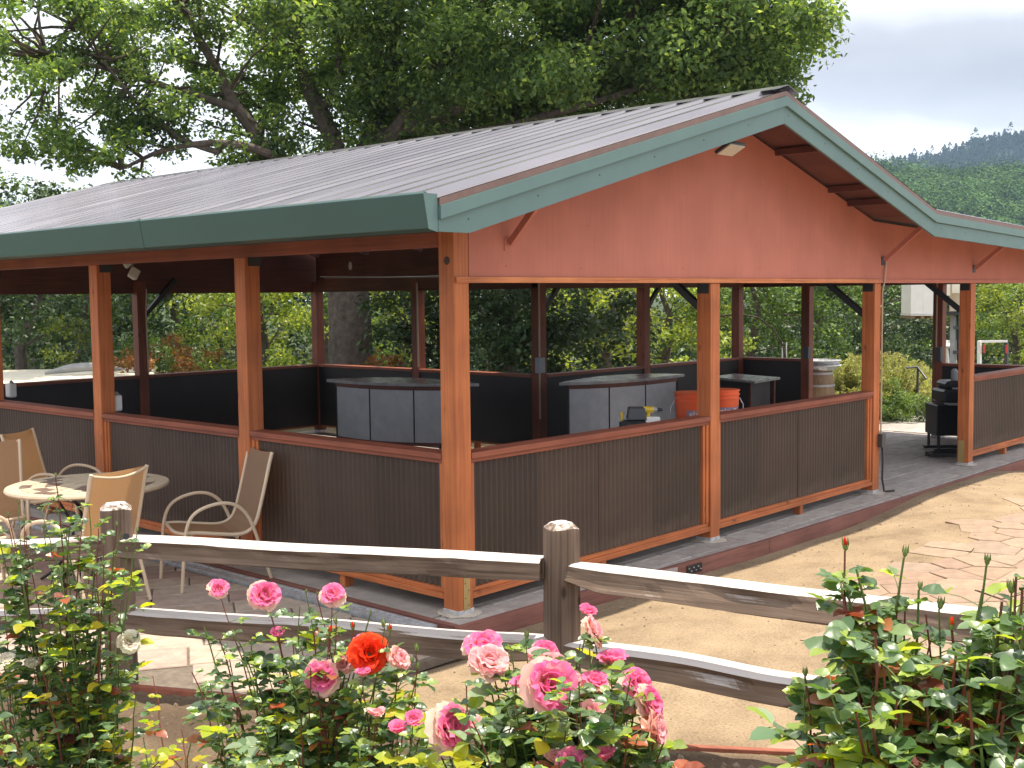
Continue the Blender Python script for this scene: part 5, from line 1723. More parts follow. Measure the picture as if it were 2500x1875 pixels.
# --- trees and shrubs behind
def tree(name, label, cat, px, d, top, width, mat, seed, group=None, low=.15, n=60, per=110, leaf=.12, trunk=True, zb=None, depth=None, rad=(.28, .5), aspect=.55, shape=1.0):
    """px: bearing (photo pixel), d: distance, top: height of crown top (m, world z), width: crown width"""
    c = Vector(at(px, 740, d))
    z0 = float(ground(c.x, c.y)) if zb is None else zb
    root = thing(name, label, cat, (c.x, c.y, z0), group=group)
    h = top - z0
    zc = z0 + h * (low + 1) / 2
    P = ellipsoid_clumps((c.x, c.y, zc), ((depth or width) / 2, width / 2, h * (1 - low) / 2 * 1.0), n, seed, shell=.42)
    P[:, 2] += np.random.default_rng(seed + 5).normal(size=len(P)) * .15
    leaf_cloud('crown', P, np.random.default_rng(seed + 1).uniform(*rad, len(P)), per, leaf, mat, root, seed, aspect=aspect)
    if trunk:
        rnd = random.Random(seed)
        k = [Vector((c.x + rnd.uniform(-.25, .25) * i * .4, c.y + rnd.uniform(-.25, .25) * i * .4, z0 + h * .75 * i / 4)) for i in range(5)]
        MB().tube(k, [h * .03, h * .026, h * .02, h * .014, h * .006], 8).build('trunk', 'bark', root)
        branchy(root, k[1:], P[::3], r0=.02, seed=seed)
    return root


TG = 'trees standing in a row behind the pavilion'
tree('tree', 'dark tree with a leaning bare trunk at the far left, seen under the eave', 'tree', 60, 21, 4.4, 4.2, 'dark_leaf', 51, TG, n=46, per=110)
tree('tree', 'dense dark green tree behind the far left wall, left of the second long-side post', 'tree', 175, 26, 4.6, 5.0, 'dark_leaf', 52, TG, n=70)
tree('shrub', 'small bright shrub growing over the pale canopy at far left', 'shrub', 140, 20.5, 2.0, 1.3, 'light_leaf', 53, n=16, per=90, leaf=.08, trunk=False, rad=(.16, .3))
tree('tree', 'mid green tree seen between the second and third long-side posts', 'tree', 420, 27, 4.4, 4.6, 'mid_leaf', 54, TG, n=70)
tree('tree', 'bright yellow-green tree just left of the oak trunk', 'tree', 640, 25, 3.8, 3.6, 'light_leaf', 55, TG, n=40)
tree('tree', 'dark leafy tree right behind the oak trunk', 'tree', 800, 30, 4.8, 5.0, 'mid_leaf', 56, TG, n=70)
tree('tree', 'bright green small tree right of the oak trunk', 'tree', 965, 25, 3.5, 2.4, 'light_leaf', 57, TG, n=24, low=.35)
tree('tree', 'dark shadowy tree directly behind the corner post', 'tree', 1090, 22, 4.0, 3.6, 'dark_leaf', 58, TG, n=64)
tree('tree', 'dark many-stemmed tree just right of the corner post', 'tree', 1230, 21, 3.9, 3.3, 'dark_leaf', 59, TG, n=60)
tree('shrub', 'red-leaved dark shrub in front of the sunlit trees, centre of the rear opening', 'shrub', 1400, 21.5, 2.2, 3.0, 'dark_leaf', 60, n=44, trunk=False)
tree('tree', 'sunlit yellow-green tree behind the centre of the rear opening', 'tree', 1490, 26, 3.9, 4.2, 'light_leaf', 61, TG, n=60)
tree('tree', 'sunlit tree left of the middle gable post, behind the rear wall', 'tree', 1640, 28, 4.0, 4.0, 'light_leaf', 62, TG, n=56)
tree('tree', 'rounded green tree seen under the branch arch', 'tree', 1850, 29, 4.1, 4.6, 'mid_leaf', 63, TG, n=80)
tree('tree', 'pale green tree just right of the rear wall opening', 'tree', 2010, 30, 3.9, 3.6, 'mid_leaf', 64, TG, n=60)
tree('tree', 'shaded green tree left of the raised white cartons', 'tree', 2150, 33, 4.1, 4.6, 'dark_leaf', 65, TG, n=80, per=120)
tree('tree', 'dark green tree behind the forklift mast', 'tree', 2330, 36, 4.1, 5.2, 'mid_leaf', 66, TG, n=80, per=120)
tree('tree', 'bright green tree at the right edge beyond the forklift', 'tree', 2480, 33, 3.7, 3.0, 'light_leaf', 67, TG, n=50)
tree('tree', 'tall pale green tree showing above the roof at the far left edge', 'tree', 70, 44, 6.6, 7.5, 'mid_leaf', 68, TG, n=120, per=120, leaf=.17, low=.2, rad=(.4, .8))
tree('tree', 'round green tree above the far end of the roof', 'tree', 190, 46, 6.5, 5.5, 'mid_leaf', 69, TG, n=90, per=120, leaf=.17, low=.2, rad=(.4, .8))
tree('tree', 'dark bluish green tree low on the far left skyline', 'tree', 10, 60, 8.0, 6.0, 'dark_leaf', 70, TG, n=70, per=120, leaf=.2, low=.2, rad=(.5, .9))
tree('tree', 'small green treetop peeking over the low shed roof at the right edge', 'tree', 2495, 40, 4.95, 2.4, 'light_leaf', 71, TG, n=30, leaf=.14)
tree('maple_shrub', 'orange-bronze leaved maple shrub behind the far end wall', 'shrub', 430, 19.6, 1.45, 2.4, 'maple_leaf', 72, n=40, per=120, leaf=.07, trunk=False, rad=(.15, .3))
tree('shrub', 'yellow-green upright shrub rising from the bronze maple', 'shrub', 500, 20.6, 2.0, 1.5, 'light_leaf', 73, n=18, per=70, leaf=.10, trunk=False, rad=(.16, .3), aspect=.3)
tree('maple_shrub', 'small bronze shrub beside the pale canopy end', 'shrub', 310, 18.6, 1.1, 1.0, 'maple_leaf', 74, n=14, per=110, leaf=.07, trunk=False, rad=(.13, .25))
tree('shrub', 'low bronze and white flowering sprig behind the oak trunk rail', 'shrub', 965, 19.5, 1.25, .9, 'maple_leaf', 75, n=9, per=60, leaf=.09, trunk=False, rad=(.1, .2))

# woodland mass closing the view, one body nobody could count
P = []
for i in range(520):
    a = random.uniform(-250, 2750)
    d = random.uniform(44, 60)
    c = at(a, 740, d)
    zt = 4.6 if a < 1900 else 4.0
    P.append((c[0], c[1], random.uniform(-1.5, zt) + (1.2 if a < 300 else 0)))
wl = leaf_cloud('woodland', np.array(P), np.full(len(P), 1.6), 130, .34, 'dark_leaf', None, 80, kind='stuff')
tag(wl, 'dense dark woodland closing the view behind the garden trees', 'woodland', kind='stuff')


# rosemary / sage shrubs: upright sprays
def spiky(name, label, px, d, top, width, mat, seed, n=260, curve=.3):
    c = Vector(at(px, 900, d)); z0 = float(ground(c.x, c.y))
    root = thing(name, label, 'shrub', (c.x, c.y, z0), group='grey-green upright shrubs behind the passage')
    rnd = np.random.default_rng(seed)
    cen, h = [], top - z0
    stems = MB()
    for i in range(n):
        a = rnd.uniform(0, 2 * math.pi); r = math.sqrt(rnd.random()) * width / 2
        bx_, by_ = c.x + r * .6 * math.cos(a), c.y + r * .6 * math.sin(a)
        tx, ty = c.x + r * math.cos(a) * 1.1, c.y + r * math.sin(a) * 1.1
        hh = h * (1 - .55 * (r / (width / 2)) ** 2) * rnd.uniform(.75, 1.08)
        for s in np.linspace(.35, 1, 9):
            cen.append((bx_ + (tx - bx_) * s ** 1.5, by_ + (ty - by_) * s ** 1.5, z0 + hh * s))
        if i % 4 == 0:
            stems.tube([(bx_, by_, z0), (bx_ + (tx - bx_) * .35, by_ + (ty - by_) * .35, z0 + hh * .5), (tx, ty, z0 + hh * .95)], [.012, .008, .003], 4, cap=False)
    leaf_cloud('crown', cen, .045, 9, .075, mat, root, seed, aspect=.25, flat=.9)
    stems.build('stems', 'twig', root)


spiky('rosemary_shrub', 'tall grey-green rosemary shrub with arching brown sprays behind the passage', 2160, 20.5, 1.0, 2.0, 'sage_leaf', 90, n=420)
spiky('rosemary_shrub', 'grey-green rosemary shrub right beside the wine barrel', 2080, 20.0, .98, 1.3, 'sage_leaf', 91, n=300)
spiky('rosemary_shrub', 'grey-green rosemary shrub half hidden by the black smoker grill', 2240, 21.5, .75, 1.2, 'sage_leaf', 92, n=180)
tree('round_shrub', 'clipped round bright green shrub at the end of the passage', 'shrub', 2175, 19.0, .52, 1.15, 'mid_leaf', 93, n=46, per=150, leaf=.045, trunk=False, rad=(.10, .18), low=-.1)
tree('round_shrub', 'low bright green shrub against the handrail foot', 'shrub', 2245, 20.0, .35, .7, 'light_leaf', 94, n=22, per=120, leaf=.045, trunk=False, rad=(.10, .16), low=-.1)

# ------------------------------------------------------------------ hills
def hill(name, az0, az1, dist, prof, depth, crown_mat, ground_mat, n_cr, cr, seed, conifer=False, label=''):
    """terrain whose skyline (metres above eye) follows prof over photo-pixel bearings"""
    nu, nv = 60, 26
    us = np.linspace(az0, az1, nu); vs = np.linspace(0, 1, nv)
    def surf(u, v):
        hgt = np.interp(u, [p[0] for p in prof], [p[1] for p in prof])
        d = dist + depth * (v - 1)
        q = np.stack([at(uu, 740, 1.0) - CAM for uu in np.atleast_1d(u)], 0)
        q[:, 2] = 0
        z = 2.1 + (hgt + 8 * (vnoise(u, v * 900, 130, seed) - .5)) * np.clip(v, 0, 1) ** 1.15 - 2.0 * (v < .02)
        z = z - np.clip(v - 1, 0, 1) * 60
        return CAM[0] + q[:, 0] * d, CAM[1] + q[:, 1] * d, z
    V_ = []
    for v in np.linspace(0, 1.3, nv):
        x, y, z = surf(us, np.full(nu, v))
        V_.append(np.stack([x, y, z], 1))
    V_ = np.concatenate(V_)
    I_ = np.arange(nu * nv).reshape(nv, nu)
    F_ = np.stack([I_[:-1, :-1], I_[:-1, 1:], I_[1:, 1:], I_[1:, :-1]], -1).reshape(-1, 4)
    h_ = link(name, np_mesh(name, V_, F_, True), ground_mat); tag(h_, kind='structure')
    g_ = np.random.default_rng(seed)
    u = g_.uniform(az0 + 20, az1 - 20, n_cr); v = g_.uniform(.18, 1.02, n_cr) ** .8
    x, y, z = surf(u, v)
    gap = vnoise(x, y, 26, seed) > .22
    x, y, z = x[gap], y[gap], z[gap]
    r = cr * np.clip(g_.lognormal(-.12, .42, len(x)), .4, 2.4)
    if conifer:
        P_, R_ = [], []
        for i in range(len(x)):
            hh = r[i] * g_.uniform(.8, 1.55)
            for q in (.1, .32, .52, .70, .86, .97):
                P_.append((x[i], y[i], z[i] + hh * q)); R_.append(r[i] * (1.02 - q) * .75 + .3)
        P_, R_ = np.array(P_), np.array(R_); per = 16
    else:
        P_ = np.stack([x, y, z + r * .5], 1); R_ = r; per = 150
    o_ = leaf_cloud('forest', P_, R_, per, cr * (.25 if not conifer else .30), crown_mat, None, seed, aspect=.85, flat=.35, kind='stuff', dn=1.3, fill=.2)
    tag(o_, label, 'forest', kind='stuff')


hill('hill', 1780, 2820, 420, [(1780, 20), (1900, 26), (2130, 42), (2300, 43), (2430, 42), (2600, 38), (2900, 36)], 190, 'hill_crown', 'far_ground', 2300, 3.3, 101, label='sunlit oak woodland covering the nearer hillside above the shed roof')
hill('far_ridge', 1700, 2900, 950, [(1700, 55), (1900, 75), (2130, 99), (2300, 110), (2500, 126), (2700, 130), (3000, 130)], 300, 'ridge_crown', 'ridge_crown', 5200, 4.6, 102, conifer=True, label='dark bluish conifer forest along the far ridge line')
hill('far_ridge', -500, 420, 950, [(-500, 85), (0, 78), (60, 72), (200, 55), (420, 30)], 300, 'ridge_crown', 'ridge_crown', 1200, 4.5, 103, conifer=True, label='dark forest on the low ridge at the far left skyline')


# air between here and the hills
mh = bpy.data.materials.new('haze_air'); mh.use_nodes = True
nh = mh.node_tree; nh.nodes.clear()
oh = N(nh, 'ShaderNodeOutputMaterial')
vh = N(nh, 'ShaderNodeVolumePrincipled')
vh.inputs['Color'].default_value = (0.50, 0.72, 1.0, 1)
vh.inputs['Density'].default_value = 0.00027
nh.links.new(vh.outputs[0], oh.inputs['Volume'])
MAT['haze_air'] = mh
hz = MB().box(-1480, 1480, -1480, 1480, -12, 240).build('haze', 'haze_air')
hz['kind'] = 'stuff'; hz['label'] = 'thin blue summer haze lying over the valley and hills'

# ------------------------------------------------------------------ roses
def leaflet_mesh(name, seed, fold=.25, curl=.3):
    """serrated leaflet, length 1 along +x, base at the origin"""
    rnd = random.Random(seed)
    n_ = 8
    vs, fs = [], []
    for i in range(n_ + 1):
        t = i / n_
        wd = .40 * math.sin(math.pi * t ** .78) ** .8 if 0 < t < 1 else 0
        wd *= (1 + .045 * (-1) ** i)
        zc = -curl * t * t * .5 + .02 * rnd.uniform(-1, 1)
        vs += [(t, -wd, zc + wd * fold + rnd.uniform(-.02, .02)), (t, 0, zc), (t, wd, zc + wd * fold + rnd.uniform(-.02, .02))]
    for i in range(n_):
        a = i * 3
        fs += [(a, a + 3, a + 4, a + 1), (a + 1, a + 4, a + 5, a + 2)]
    me = MB().add(vs, fs).mesh(name, smooth=True)
    return me, np.array(vs), np.array(fs)


LEAF = [leaflet_mesh('leaflet', s, f, c) for s, f, c in ((1, .25, .3), (2, .5, .1), (3, .1, .6), (4, .35, -.15))]
LM = {}
for mt_ in ('rose_leaf_dark', 'rose_leaf_young', 'rose_leaf_bronze'):
    for i in range(4):
        me = LEAF[i][0].copy(); me.materials.append(MAT[mt_]); LM[mt_, i] = me


def petal_mesh(kind, seed):
    rnd = random.Random(seed)
    nu, nv = 7, 6
    vs, fs = [], []
    for j in range(nv + 1):
        t = j / nv
        for i in range(nu + 1):
            s = i / nu * 2 - 1
            wd = (.16 + .50 * math.sin(min(1, t * 1.05) * math.pi * .55)) * (1 - .15 * t ** 4)
            x = s * wd
            lift = t * (1 - .12 * s * s)
            if kind == 'inner':
                y = -.30 * (1 - s * s) * (.5 + .5 * t) + .05 * t; z = lift * .85
            elif kind == 'mid':
                y = -.26 * (1 - s * s) * (.4 + .6 * t) - .22 * t ** 1.5 + -.12 * max(0, t - .75) * 4; z = lift * .80 - .10 * max(0, t - .8) * 5
            else:
                y = -.15 * (1 - s * s) - .60 * t ** 1.3; z = lift * .52 - .30 * max(0, t - .6) * 1.6
            wob = (.035 * math.sin(s * 7 + seed) + .05 * math.sin(s * 13 + seed * 2) * t * t) * t
            vs.append((x, y + wob, z + wob * .6 + rnd.uniform(-.008, .008)))
    for j in range(nv):
        for i in range(nu):
            a = j * (nu + 1) + i
            fs.append((a, a + 1, a + nu + 2, a + nu + 1))
    return MB().add(vs, fs).mesh('petal', smooth=True)


PET = {}
for mt_ in ('petal_pink', 'petal_pale', 'petal_orange', 'petal_white'):
    for kd in ('inner', 'mid', 'outer'):
        me = petal_mesh(kd, {'inner': 1, 'mid': 2, 'outer': 3}[kd])
        me.materials.append(MAT[mt_]); PET[mt_, kd] = me


def put(name, me, parent, M4):
    o = bpy.data.objects.new(name, me)
    col.objects.link(o)
    o.parent = parent
    o.matrix_local = M4
    return o


def bloom(root, pos, r, mat, facing, seed, open_=1.0, label=None):
    """a rose: whorls of separate petals round the axis 'facing'"""
    rnd = random.Random(seed)
    e = bpy.data.objects.new('rose_bloom', None); col.objects.link(e); e.parent = root
    q = Vector(facing).normalized().to_track_quat('Z', 'Y')
    e.matrix_local = Matrix.Translation(Vector(pos) - root.location) @ q.to_matrix().to_4x4() @ Matrix.Scale(r, 4)
    if label: e['label'] = label
    lay = [('inner', 3, .10, .55, -8), ('inner', 4, .20, .75, 2), ('mid', 5, .22, .92, 2), ('mid', 6, .26, 1.05, 16)]
    if open_ > .6: lay += [('outer', 6, .22, 1.10, 2), ('outer', 5, .2, 1.15, 18)]
    m2 = mat
    for li, (kd, n_, rad, sc_, tl) in enumerate(lay):
        if li >= 4 and mat == 'petal_pink': m2 = 'petal_pale'
        off = rnd.uniform(0, 6)
        for k in range(n_):
            a = off + 2 * math.pi * k / n_ + rnd.uniform(-.28, .28)
            s = sc_ * rnd.uniform(.82, 1.14) * (.95 if open_ > .6 else .9)
            M4 = Matrix.Rotation(a, 4, 'Z') @ Matrix.Translation((0, -rad * .55, -.35 + .05 * (li < 2))) @ Matrix.Rotation(R(tl * open_ + rnd.uniform(-12, 14)), 4, 'X') @ Matrix.Rotation(R(rnd.uniform(-12, 12)), 4, 'Y') @ Matrix.Scale(s, 4)
            put('petal', PET[m2, kd], e, M4)
    # green calyx under the petals
    mb = MB().lathe([(.03, -.62), (.13, -.5), (.17, -.38), (.10, -.3)], (0, 0, 0), 8)
    put('calyx', mb.mesh('calyx'), e, Matrix.Identity(4)).data.materials.append(MAT['bud_green'])
    return e


BUD = MB().lathe([(.05, 0), (.22, .15), (.30, .42), (.24, .75), (.08, 1.15), (.01, 1.3)], (0, 0, 0), 8).mesh('bud')
BUD.materials.append(MAT['bud_green'])
def sepals():
    mb = MB()
    for k in range(5):
        a = k * 1.257; c_, s_ = math.cos(a), math.sin(a)
        mb.add([(c_ * .1 - s_ * .12, s_ * .1 + c_ * .12, .1), (c_ * .1 + s_ * .12, s_ * .1 - c_ * .12, .1), (c_ * .42, s_ * .42, .7), (c_ * .3, s_ * .3, 1.55)], [(0, 1, 2), (0, 2, 3)])
    return mb.mesh('sepals')
SEP = sepals(); SEP.materials.append(MAT['bud_green'])
BUDT = {}
for mt_ in ('petal_pink', 'petal_white', 'petal_orange'):
    me = MB().lathe([(.05, .2), (.26, .5), (.26, .85), (.10, 1.35), (.01, 1.5)], (0, 0, 0), 9).mesh('bud_tip'); me.materials.append(MAT[mt_]); BUDT[mt_] = me


def bud(root, pos, size, tipmat=None, axis=(0, 0, 1)):
    q = Vector(axis).normalized().to_track_quat('Z', 'Y').to_matrix().to_4x4()
    M4 = Matrix.Translation(Vector(pos) - root.location) @ q @ Matrix.Scale(size, 4)
    b = put('bud', BUD, root, M4)
    put('sepal', SEP, b, Matrix.Identity(4))
    if tipmat: put('bud_tip', BUDT[tipmat], b, Matrix.Identity(4))
    return b


def rose_bush(label, base_px, depth, tips, fill, seed, leafsize, mixw=(.72, .2, .08), n_obj=290, low_py=1990, young_top=True, stemr=.0032, comp_gap=.05):
    """tips: (px, py, depth, kind, size, ...) ends of canes; fill: extra leafy canes (px0,px1,py0,py1,d0,d1,count)"""
    rnd = random.Random(seed)
    bp = Vector(at(base_px, 1300, depth)); bp.z = float(ground(bp.x, bp.y)) - .02
    root = thing('rose_bush', label, 'rose bush', tuple(bp), group='rose bushes in the bed before the fence')
    allt = [list(t_) for t_ in tips]
    for (a0, a1, b0, b1, d0, d1, cnt) in fill:
        for _ in range(cnt):
            allt.append([rnd.uniform(a0, a1), rnd.uniform(b0, b1), rnd.uniform(d0, d1), 'leaf', 0])
    stg, stt = MB(), MB()
    leaves = []
    for t_ in allt:
        tip = Vector(at(t_[0], t_[1], t_[2]))
        gx0 = bp + Vector((rnd.uniform(-.22, .22), rnd.uniform(-.22, .22), 0))
        gx0 = gx0.lerp(Vector((tip.x, tip.y, gx0.z)), .45); gx0.z = float(ground(gx0.x, gx0.y)) - .02
        if tip.z < gx0.z + .05: continue
        mid = gx0.lerp(tip, .55) + Vector((rnd.uniform(-.06, .06), rnd.uniform(-.06, .06), 0))
        mid.x += (gx0.x - tip.x) * .12; mid.y += (gx0.y - tip.y) * .12
        pts = []
        for i in range(13):
            s = i / 12
            pts.append((1 - s) ** 2 * gx0 + 2 * s * (1 - s) * mid + s * s * tip + Vector((rnd.uniform(-1, 1), rnd.uniform(-1, 1), 0)) * .004)
        r0 = stemr * rnd.uniform(1.1, 1.7)
        (stt if rnd.random() < .5 else stg).tube(pts, [r0 * (1 - .55 * i / 12) for i in range(13)], 6, cap=False)
        Ln = (tip - gx0).length
        # compound leaves along the cane
        s = .22 if Ln > .5 else .1
        while s < (.93 if t_[3] != 'leaf' else 1.0):
            k = s * 12; i = min(int(k), 11)
            p = pts[i].lerp(pts[i + 1], k - i)
            td = (pts[i + 1] - pts[i]).normalized()
            a = rnd.uniform(0, 2 * math.pi)
            out_ = Vector((math.cos(a), math.sin(a), rnd.uniform(.15, .8))).normalized()
            top = s > .62
            x_ = rnd.random()
            if top and young_top: kindm = 'rose_leaf_young' if x_ < mixw[1] * 1.3 else ('rose_leaf_bronze' if x_ < mixw[1] * 1.3 + mixw[2] * 1.7 else 'rose_leaf_dark')
            else: kindm = 'rose_leaf_dark' if x_ < mixw[0] else ('rose_leaf_young' if x_ < mixw[0] + mixw[1] else 'rose_leaf_bronze')
            sz = leafsize * rnd.uniform(.7, 1.25) * (.72 if s > .85 else 1)
            pl = sz * rnd.uniform(1.1, 1.7)
            q1 = p + out_ * pl + Vector((0, 0, -pl * .15))
            stg.tube([p, p.lerp(q1, .5) + Vector((0, 0, pl * .06)), q1], [.0016, .0013, .001], 4, cap=False)
            side = out_.cross(Vector((0, 0, 1))).normalized()
            leaves.append((q1, out_ + Vector((0, 0, -.25)), sz, kindm))
            for f_ in ((.95, .55) if rnd.random() < .7 else (.9,)):
                for sg in (-1, 1):
                    pp = p.lerp(q1, f_)
                    leaves.append((pp, (out_ * .35 + side * sg + Vector((0, 0, rnd.uniform(-.35, .25)))), sz * rnd.uniform(.75, 1), kindm))
            s += comp_gap * rnd.uniform(.7, 1.4) / max(Ln, .2)
        kd = t_[3]
        if kd == 'bloom':
            fc = Vector(t_[6]) if len(t_) > 6 else Vector((-.55, -.5, .7))
            bloom(root, tip, t_[4] * 1.12, t_[5], fc, seed * 100 + int(t_[0]))
        elif kd == 'half':
            bloom(root, tip, t_[4] * 1.15, t_[5], Vector((rnd.uniform(-.4, .1), rnd.uniform(-.4, .1), 1)), seed * 100 + int(t_[0]), open_=.3)
        elif kd == 'bud':
            bud(root, tip, t_[4], t_[5] if len(t_) > 5 else None, axis=(rnd.uniform(-.15, .15), rnd.uniform(-.15, .15), 1))
    stg.build('cane', 'rose_stem_green', root); stt.build('cane', 'rose_stem_red', root)
    # place leaflets: the ones that show largest as parts, the rest joined
    camv = Vector(CAM)
    def vis(l):
        d_ = (l[0] - camv).length
        v = l[0] - camv
        px_ = 1250 + FPX * v.dot(Vector(RT)) / v.dot(Vector(FW)); py_ = 937.5 - FPX * v.dot(Vector(UP)) / v.dot(Vector(FW))
        inside = -30 < px_ < 2530 and 0 < py_ < 1900
        return (0 if inside else 1, d_ / l[2])
    leaves.sort(key=vis)
    Vs, Fs, k0 = [], [], 0
    for n0, (p, dr, sz, km) in enumerate(leaves):
        dr = dr.normalized()
        nrm = Vector((rnd.uniform(-.6, .6), rnd.uniform(-.6, .6), 1)).normalized()
        y_ = nrm.cross(dr).normalized(); z_ = dr.cross(y_)
        M4 = Matrix(((dr.x, y_.x, z_.x, p.x), (dr.y, y_.y, z_.y, p.y), (dr.z, y_.z, z_.z, p.z), (0, 0, 0, 1))) @ Matrix.Scale(sz, 4)
        li = rnd.randrange(4)
        if n0 < n_obj:
            M4.translation -= root.location
            put('leaf', LM[km, li], root, M4)
        else:
            A = np.array(M4)
            v = np.c_[LEAF[li][1], np.ones(len(LEAF[li][1]))] @ A.T
            Vs.append(v[:, :3]); Fs.append(LEAF[li][2] + k0); k0 += len(v)
    if Vs:
        o = link('foliage', np_mesh('foliage', np.concatenate(Vs), np.concatenate(Fs), True), 'rose_leaf_mass', root)
        o['kind'] = 'stuff'
    return root, len(leaves)


CF = (-.60, -.55, .65)
PK, PL, WH, OR = 'petal_pink', 'petal_pale', 'petal_white', 'petal_orange'
rb1 = rose_bush('airy rose bush with white blooms and yellow-green shoots, left in front of the fence post', 150, 4.8,
    [(20, 1610, 4.7, 'half', .035, WH), (80, 1620, 4.75, 'half', .035, WH), (315, 1565, 4.7, 'bloom', .042, WH, (-.2, -.7, .5)), (298, 1530, 4.7, 'bud', .018, WH),
     (137, 1165, 4.7, 'bud', .014), (215, 1235, 4.8, 'bud', .013), (285, 1285, 4.7, 'bud', .016), (335, 1300, 4.7, 'bud', .016), (255, 1330, 4.7, 'bud', .014), (310, 1345, 4.75, 'bud', .014),
     (20, 1260, 4.8, 'bud', .014), (60, 1275, 4.8, 'bud', .014), (105, 1290, 4.8, 'bud', .014), (0, 1330, 4.8, 'bud', .014), (330, 1700, 4.6, 'leaf', 0), (305, 1790, 4.6, 'bud', .016, PK), (45, 1230, 4.8, 'bud', .012), (160, 1300, 4.7, 'bud', .012), (130, 1210, 4.75, 'leaf', 0), (100, 1240, 4.8, 'leaf', 0), (60, 1300, 4.8, 'leaf', 0), (200, 1270, 4.75, 'leaf', 0), (175, 1225, 4.7, 'leaf', 0), (20, 1290, 4.8, 'leaf', 0), (240, 1300, 4.7, 'leaf', 0)],
    [(-40, 330, 1290, 1480, 4.6, 5.1, 14), (-60, 330, 1480, 1720, 4.5, 5.1, 26), (-80, 400, 1700, 1900, 4.4, 4.9, 14)], 1, .050, mixw=(.34, .55, .11), comp_gap=.07)
rb2 = rose_bush('rose bush with one orange-red bloom among pink ones and bronze shoots, left of centre', 760, 4.2,
    [(532, 1436, 4.25, 'bloom', .036, PK, (-.3, -.5, .6)), (645, 1452, 4.2, 'bloom', .052, PK, (-.2, -.75, .55)), (812, 1450, 4.15, 'bloom', .040, PK, (-.3, -.5, .8)),
     (679, 1545, 4.2, 'half', .030, PK), (785, 1652, 3.9, 'bloom', .055, PK, (-.85, -.5, .35)), (902, 1595, 3.85, 'bloom', .060, OR, (-.45, -.7, .5)), (883, 1565, 3.95, 'half', .036, PK),
     (975, 1605, 3.85, 'bloom', .040, PL, (.2, -.7, .6)), (838, 1620, 3.95, 'bloom', .036, PL, (-.6, -.3, .5)), (885, 1642, 3.8, 'half', .030, PK),
     (805, 1550, 3.9, 'bud', .022, OR), (862, 1540, 3.9, 'bud', .022, OR), (937, 1532, 3.85, 'bud', .022), (952, 1545, 3.85, 'bud', .022, OR), (821, 1525, 3.9, 'bud', .02), (767, 1545, 4, 'bud', .018),
     (1018, 1592, 3.8, 'bud', .022), (1005, 1620, 3.8, 'bud', .018), (1020, 1635, 3.8, 'bud', .02), (732, 1480, 4.1, 'leaf', 0), (747, 1450, 4.15, 'bud', .014), (775, 1455, 4.15, 'bud', .014), (905, 1500, 4.1, 'bud', .012),
     (920, 1740, 3.7, 'half', .036, PL), (970, 1778, 3.6, 'half', .034, PK), (1010, 1755, 3.6, 'half', .036, PK), (535, 1560, 4.2, 'leaf', 0), (560, 1600, 4.2, 'leaf', 0), (500, 1530, 4.2, 'leaf', 0), (470, 1640, 4.4, 'leaf', 0)],
    [(500, 960, 1590, 1760, 3.8, 4.4, 21), (560, 1080, 1740, 1890, 3.5, 4.1, 22), (500, 740, 1540, 1640, 4.0, 4.4, 6)], 2, .050, mixw=(.60, .22, .18))
rb3 = rose_bush('rose bush crowded with large pink blooms right of centre, below the middle fence post', 1340, 3.5,
    [(1178, 1572, 3.6, 'bloom', .054, PK, (-.2, -.4, .85)), (1195, 1612, 3.5, 'bloom', .056, PL, (-.3, -.6, .65)), (1330, 1592, 3.6, 'bloom', .042, PK, (-.3, -.4, .8)), (1350, 1628, 3.5, 'bloom', .046, PL, (-.2, -.5, .8)),
     (1345, 1672, 3.25, 'bloom', .074, PK, (-.3, -.75, .45)), (1275, 1665, 3.4, 'half', .040, PK), (1392, 1668, 3.4, 'bloom', .040, PL), (1107, 1775, 3.3, 'bloom', .064, PK, (.0, -.8, .5)), (1152, 1765, 3.4, 'half', .036, PL),
     (1452, 1540, 3.5, 'bloom', .046, PL, (.35, -.55, .35)), (1437, 1490, 3.55, 'half', .030, PK), (1498, 1608, 3.45, 'half', .046, PK), (1455, 1660, 3.4, 'bloom', .038, PK, (-.2, -.4, .9)), (1445, 1735, 3.3, 'half', .042, PL),
     (1558, 1670, 3.4, 'bloom', .046, PK, (-.15, -.6, .6)), (1592, 1712, 3.35, 'bloom', .046, PK, (.1, -.7, .4)), (1605, 1775, 3.3, 'bloom', .048, PL, (.3, -.7, .1)), (1472, 1845, 3.2, 'half', .038, PK), (1395, 1862, 3.15, 'bloom', .042, PK), (1362, 1850, 3.2, 'half', .04, PL),
     (1285, 1560, 3.5, 'bud', .020), (1262, 1745, 3.3, 'bud', .018, OR), (1310, 1600, 3.55, 'half', .036, PL), (1430, 1545, 3.5, 'leaf', 0), (1415, 1570, 3.5, 'leaf', 0), (1215, 1590, 3.6, 'leaf', 0)],
    [(1120, 1600, 1640, 1800, 3.1, 3.7, 34), (1060, 1640, 1780, 1900, 3.0, 3.6, 26), (1200, 1420, 1580, 1680, 3.3, 3.7, 8)], 3, .060, mixw=(.72, .23, .05))
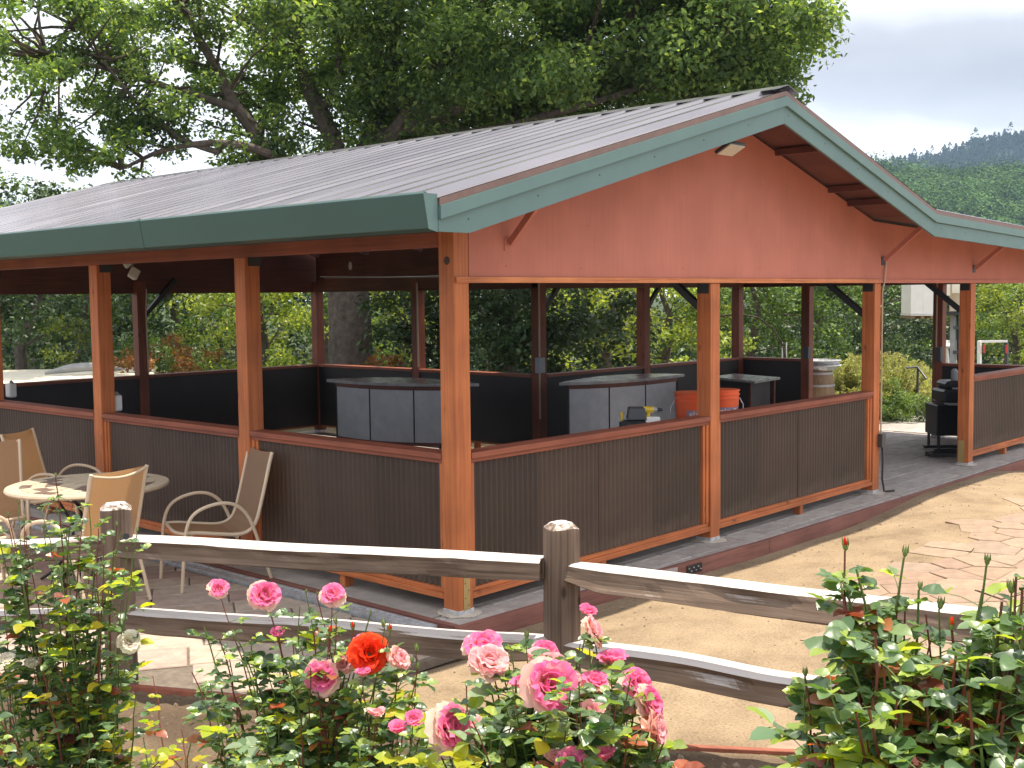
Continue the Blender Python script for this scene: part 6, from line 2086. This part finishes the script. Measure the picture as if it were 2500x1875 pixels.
rb4 = rose_bush('budding rose bush without open blooms, large bronze-tipped leaves, at the right edge', 2250, 2.9,
    [(2065, 1345, 2.95, 'bud', .024, OR), (2208, 1360, 2.95, 'bud', .022), (2410, 1380, 2.9, 'bud', .022), (2245, 1440, 2.95, 'bud', .016), (2294, 1488, 2.9, 'bud', .024), (2322, 1540, 2.85, 'bud', .024, OR), (2213, 1485, 2.95, 'bud', .016),
     (2470, 1450, 2.8, 'bud', .026), (1966, 1652, 2.9, 'bud', .018), (2358, 1665, 2.7, 'bud', .022), (2072, 1750, 2.8, 'bud', .018), (2415, 1800, 2.65, 'bud', .024), (2060, 1400, 2.95, 'leaf', 0), (2450, 1470, 2.8, 'leaf', 0), (2500, 1440, 2.7, 'leaf', 0),
     (1960, 1700, 2.95, 'leaf', 0), (1990, 1790, 2.8, 'leaf', 0), (2090, 1390, 2.95, 'leaf', 0), (2055, 1450, 2.9, 'leaf', 0), (2200, 1420, 2.95, 'leaf', 0), (2260, 1500, 2.9, 'leaf', 0), (2110, 1480, 2.95, 'leaf', 0), (2400, 1440, 2.85, 'leaf', 0), (2480, 1400, 2.8, 'leaf', 0), (2130, 1560, 2.8, 'leaf', 0)],
    [(2060, 2520, 1530, 1680, 2.6, 3.1, 22), (1990, 2540, 1660, 1830, 2.5, 3.1, 34), (1960, 2560, 1800, 1920, 2.4, 2.9, 22), (2380, 2560, 1460, 1560, 2.6, 3.0, 6)], 4, .072, mixw=(.52, .16, .32), stemr=.0045)
rb5 = rose_bush('low straggly rose sprigs with yellow-green leaves over bare soil, between the two left bushes', 470, 4.7,
    [(540, 1790, 4.6, 'leaf', 0), (470, 1800, 4.7, 'leaf', 0), (420, 1850, 4.6, 'leaf', 0), (600, 1800, 4.5, 'leaf', 0), (375, 1650, 5.2, 'leaf', 0), (445, 1780, 4.8, 'leaf', 0), (560, 1850, 4.3, 'leaf', 0), (660, 1800, 4.3, 'leaf', 0), (350, 1800, 4.6, 'leaf', 0), (480, 1870, 4.4, 'leaf', 0)],
    [], 5, .048, mixw=(.35, .5, .15), comp_gap=.09, stemr=.003)
print('LEAVES', rb1[1], rb2[1], rb3[1], rb4[1], rb5[1], 'pavers', npat, 'flag', nf, 'objs', len(bpy.data.objects))
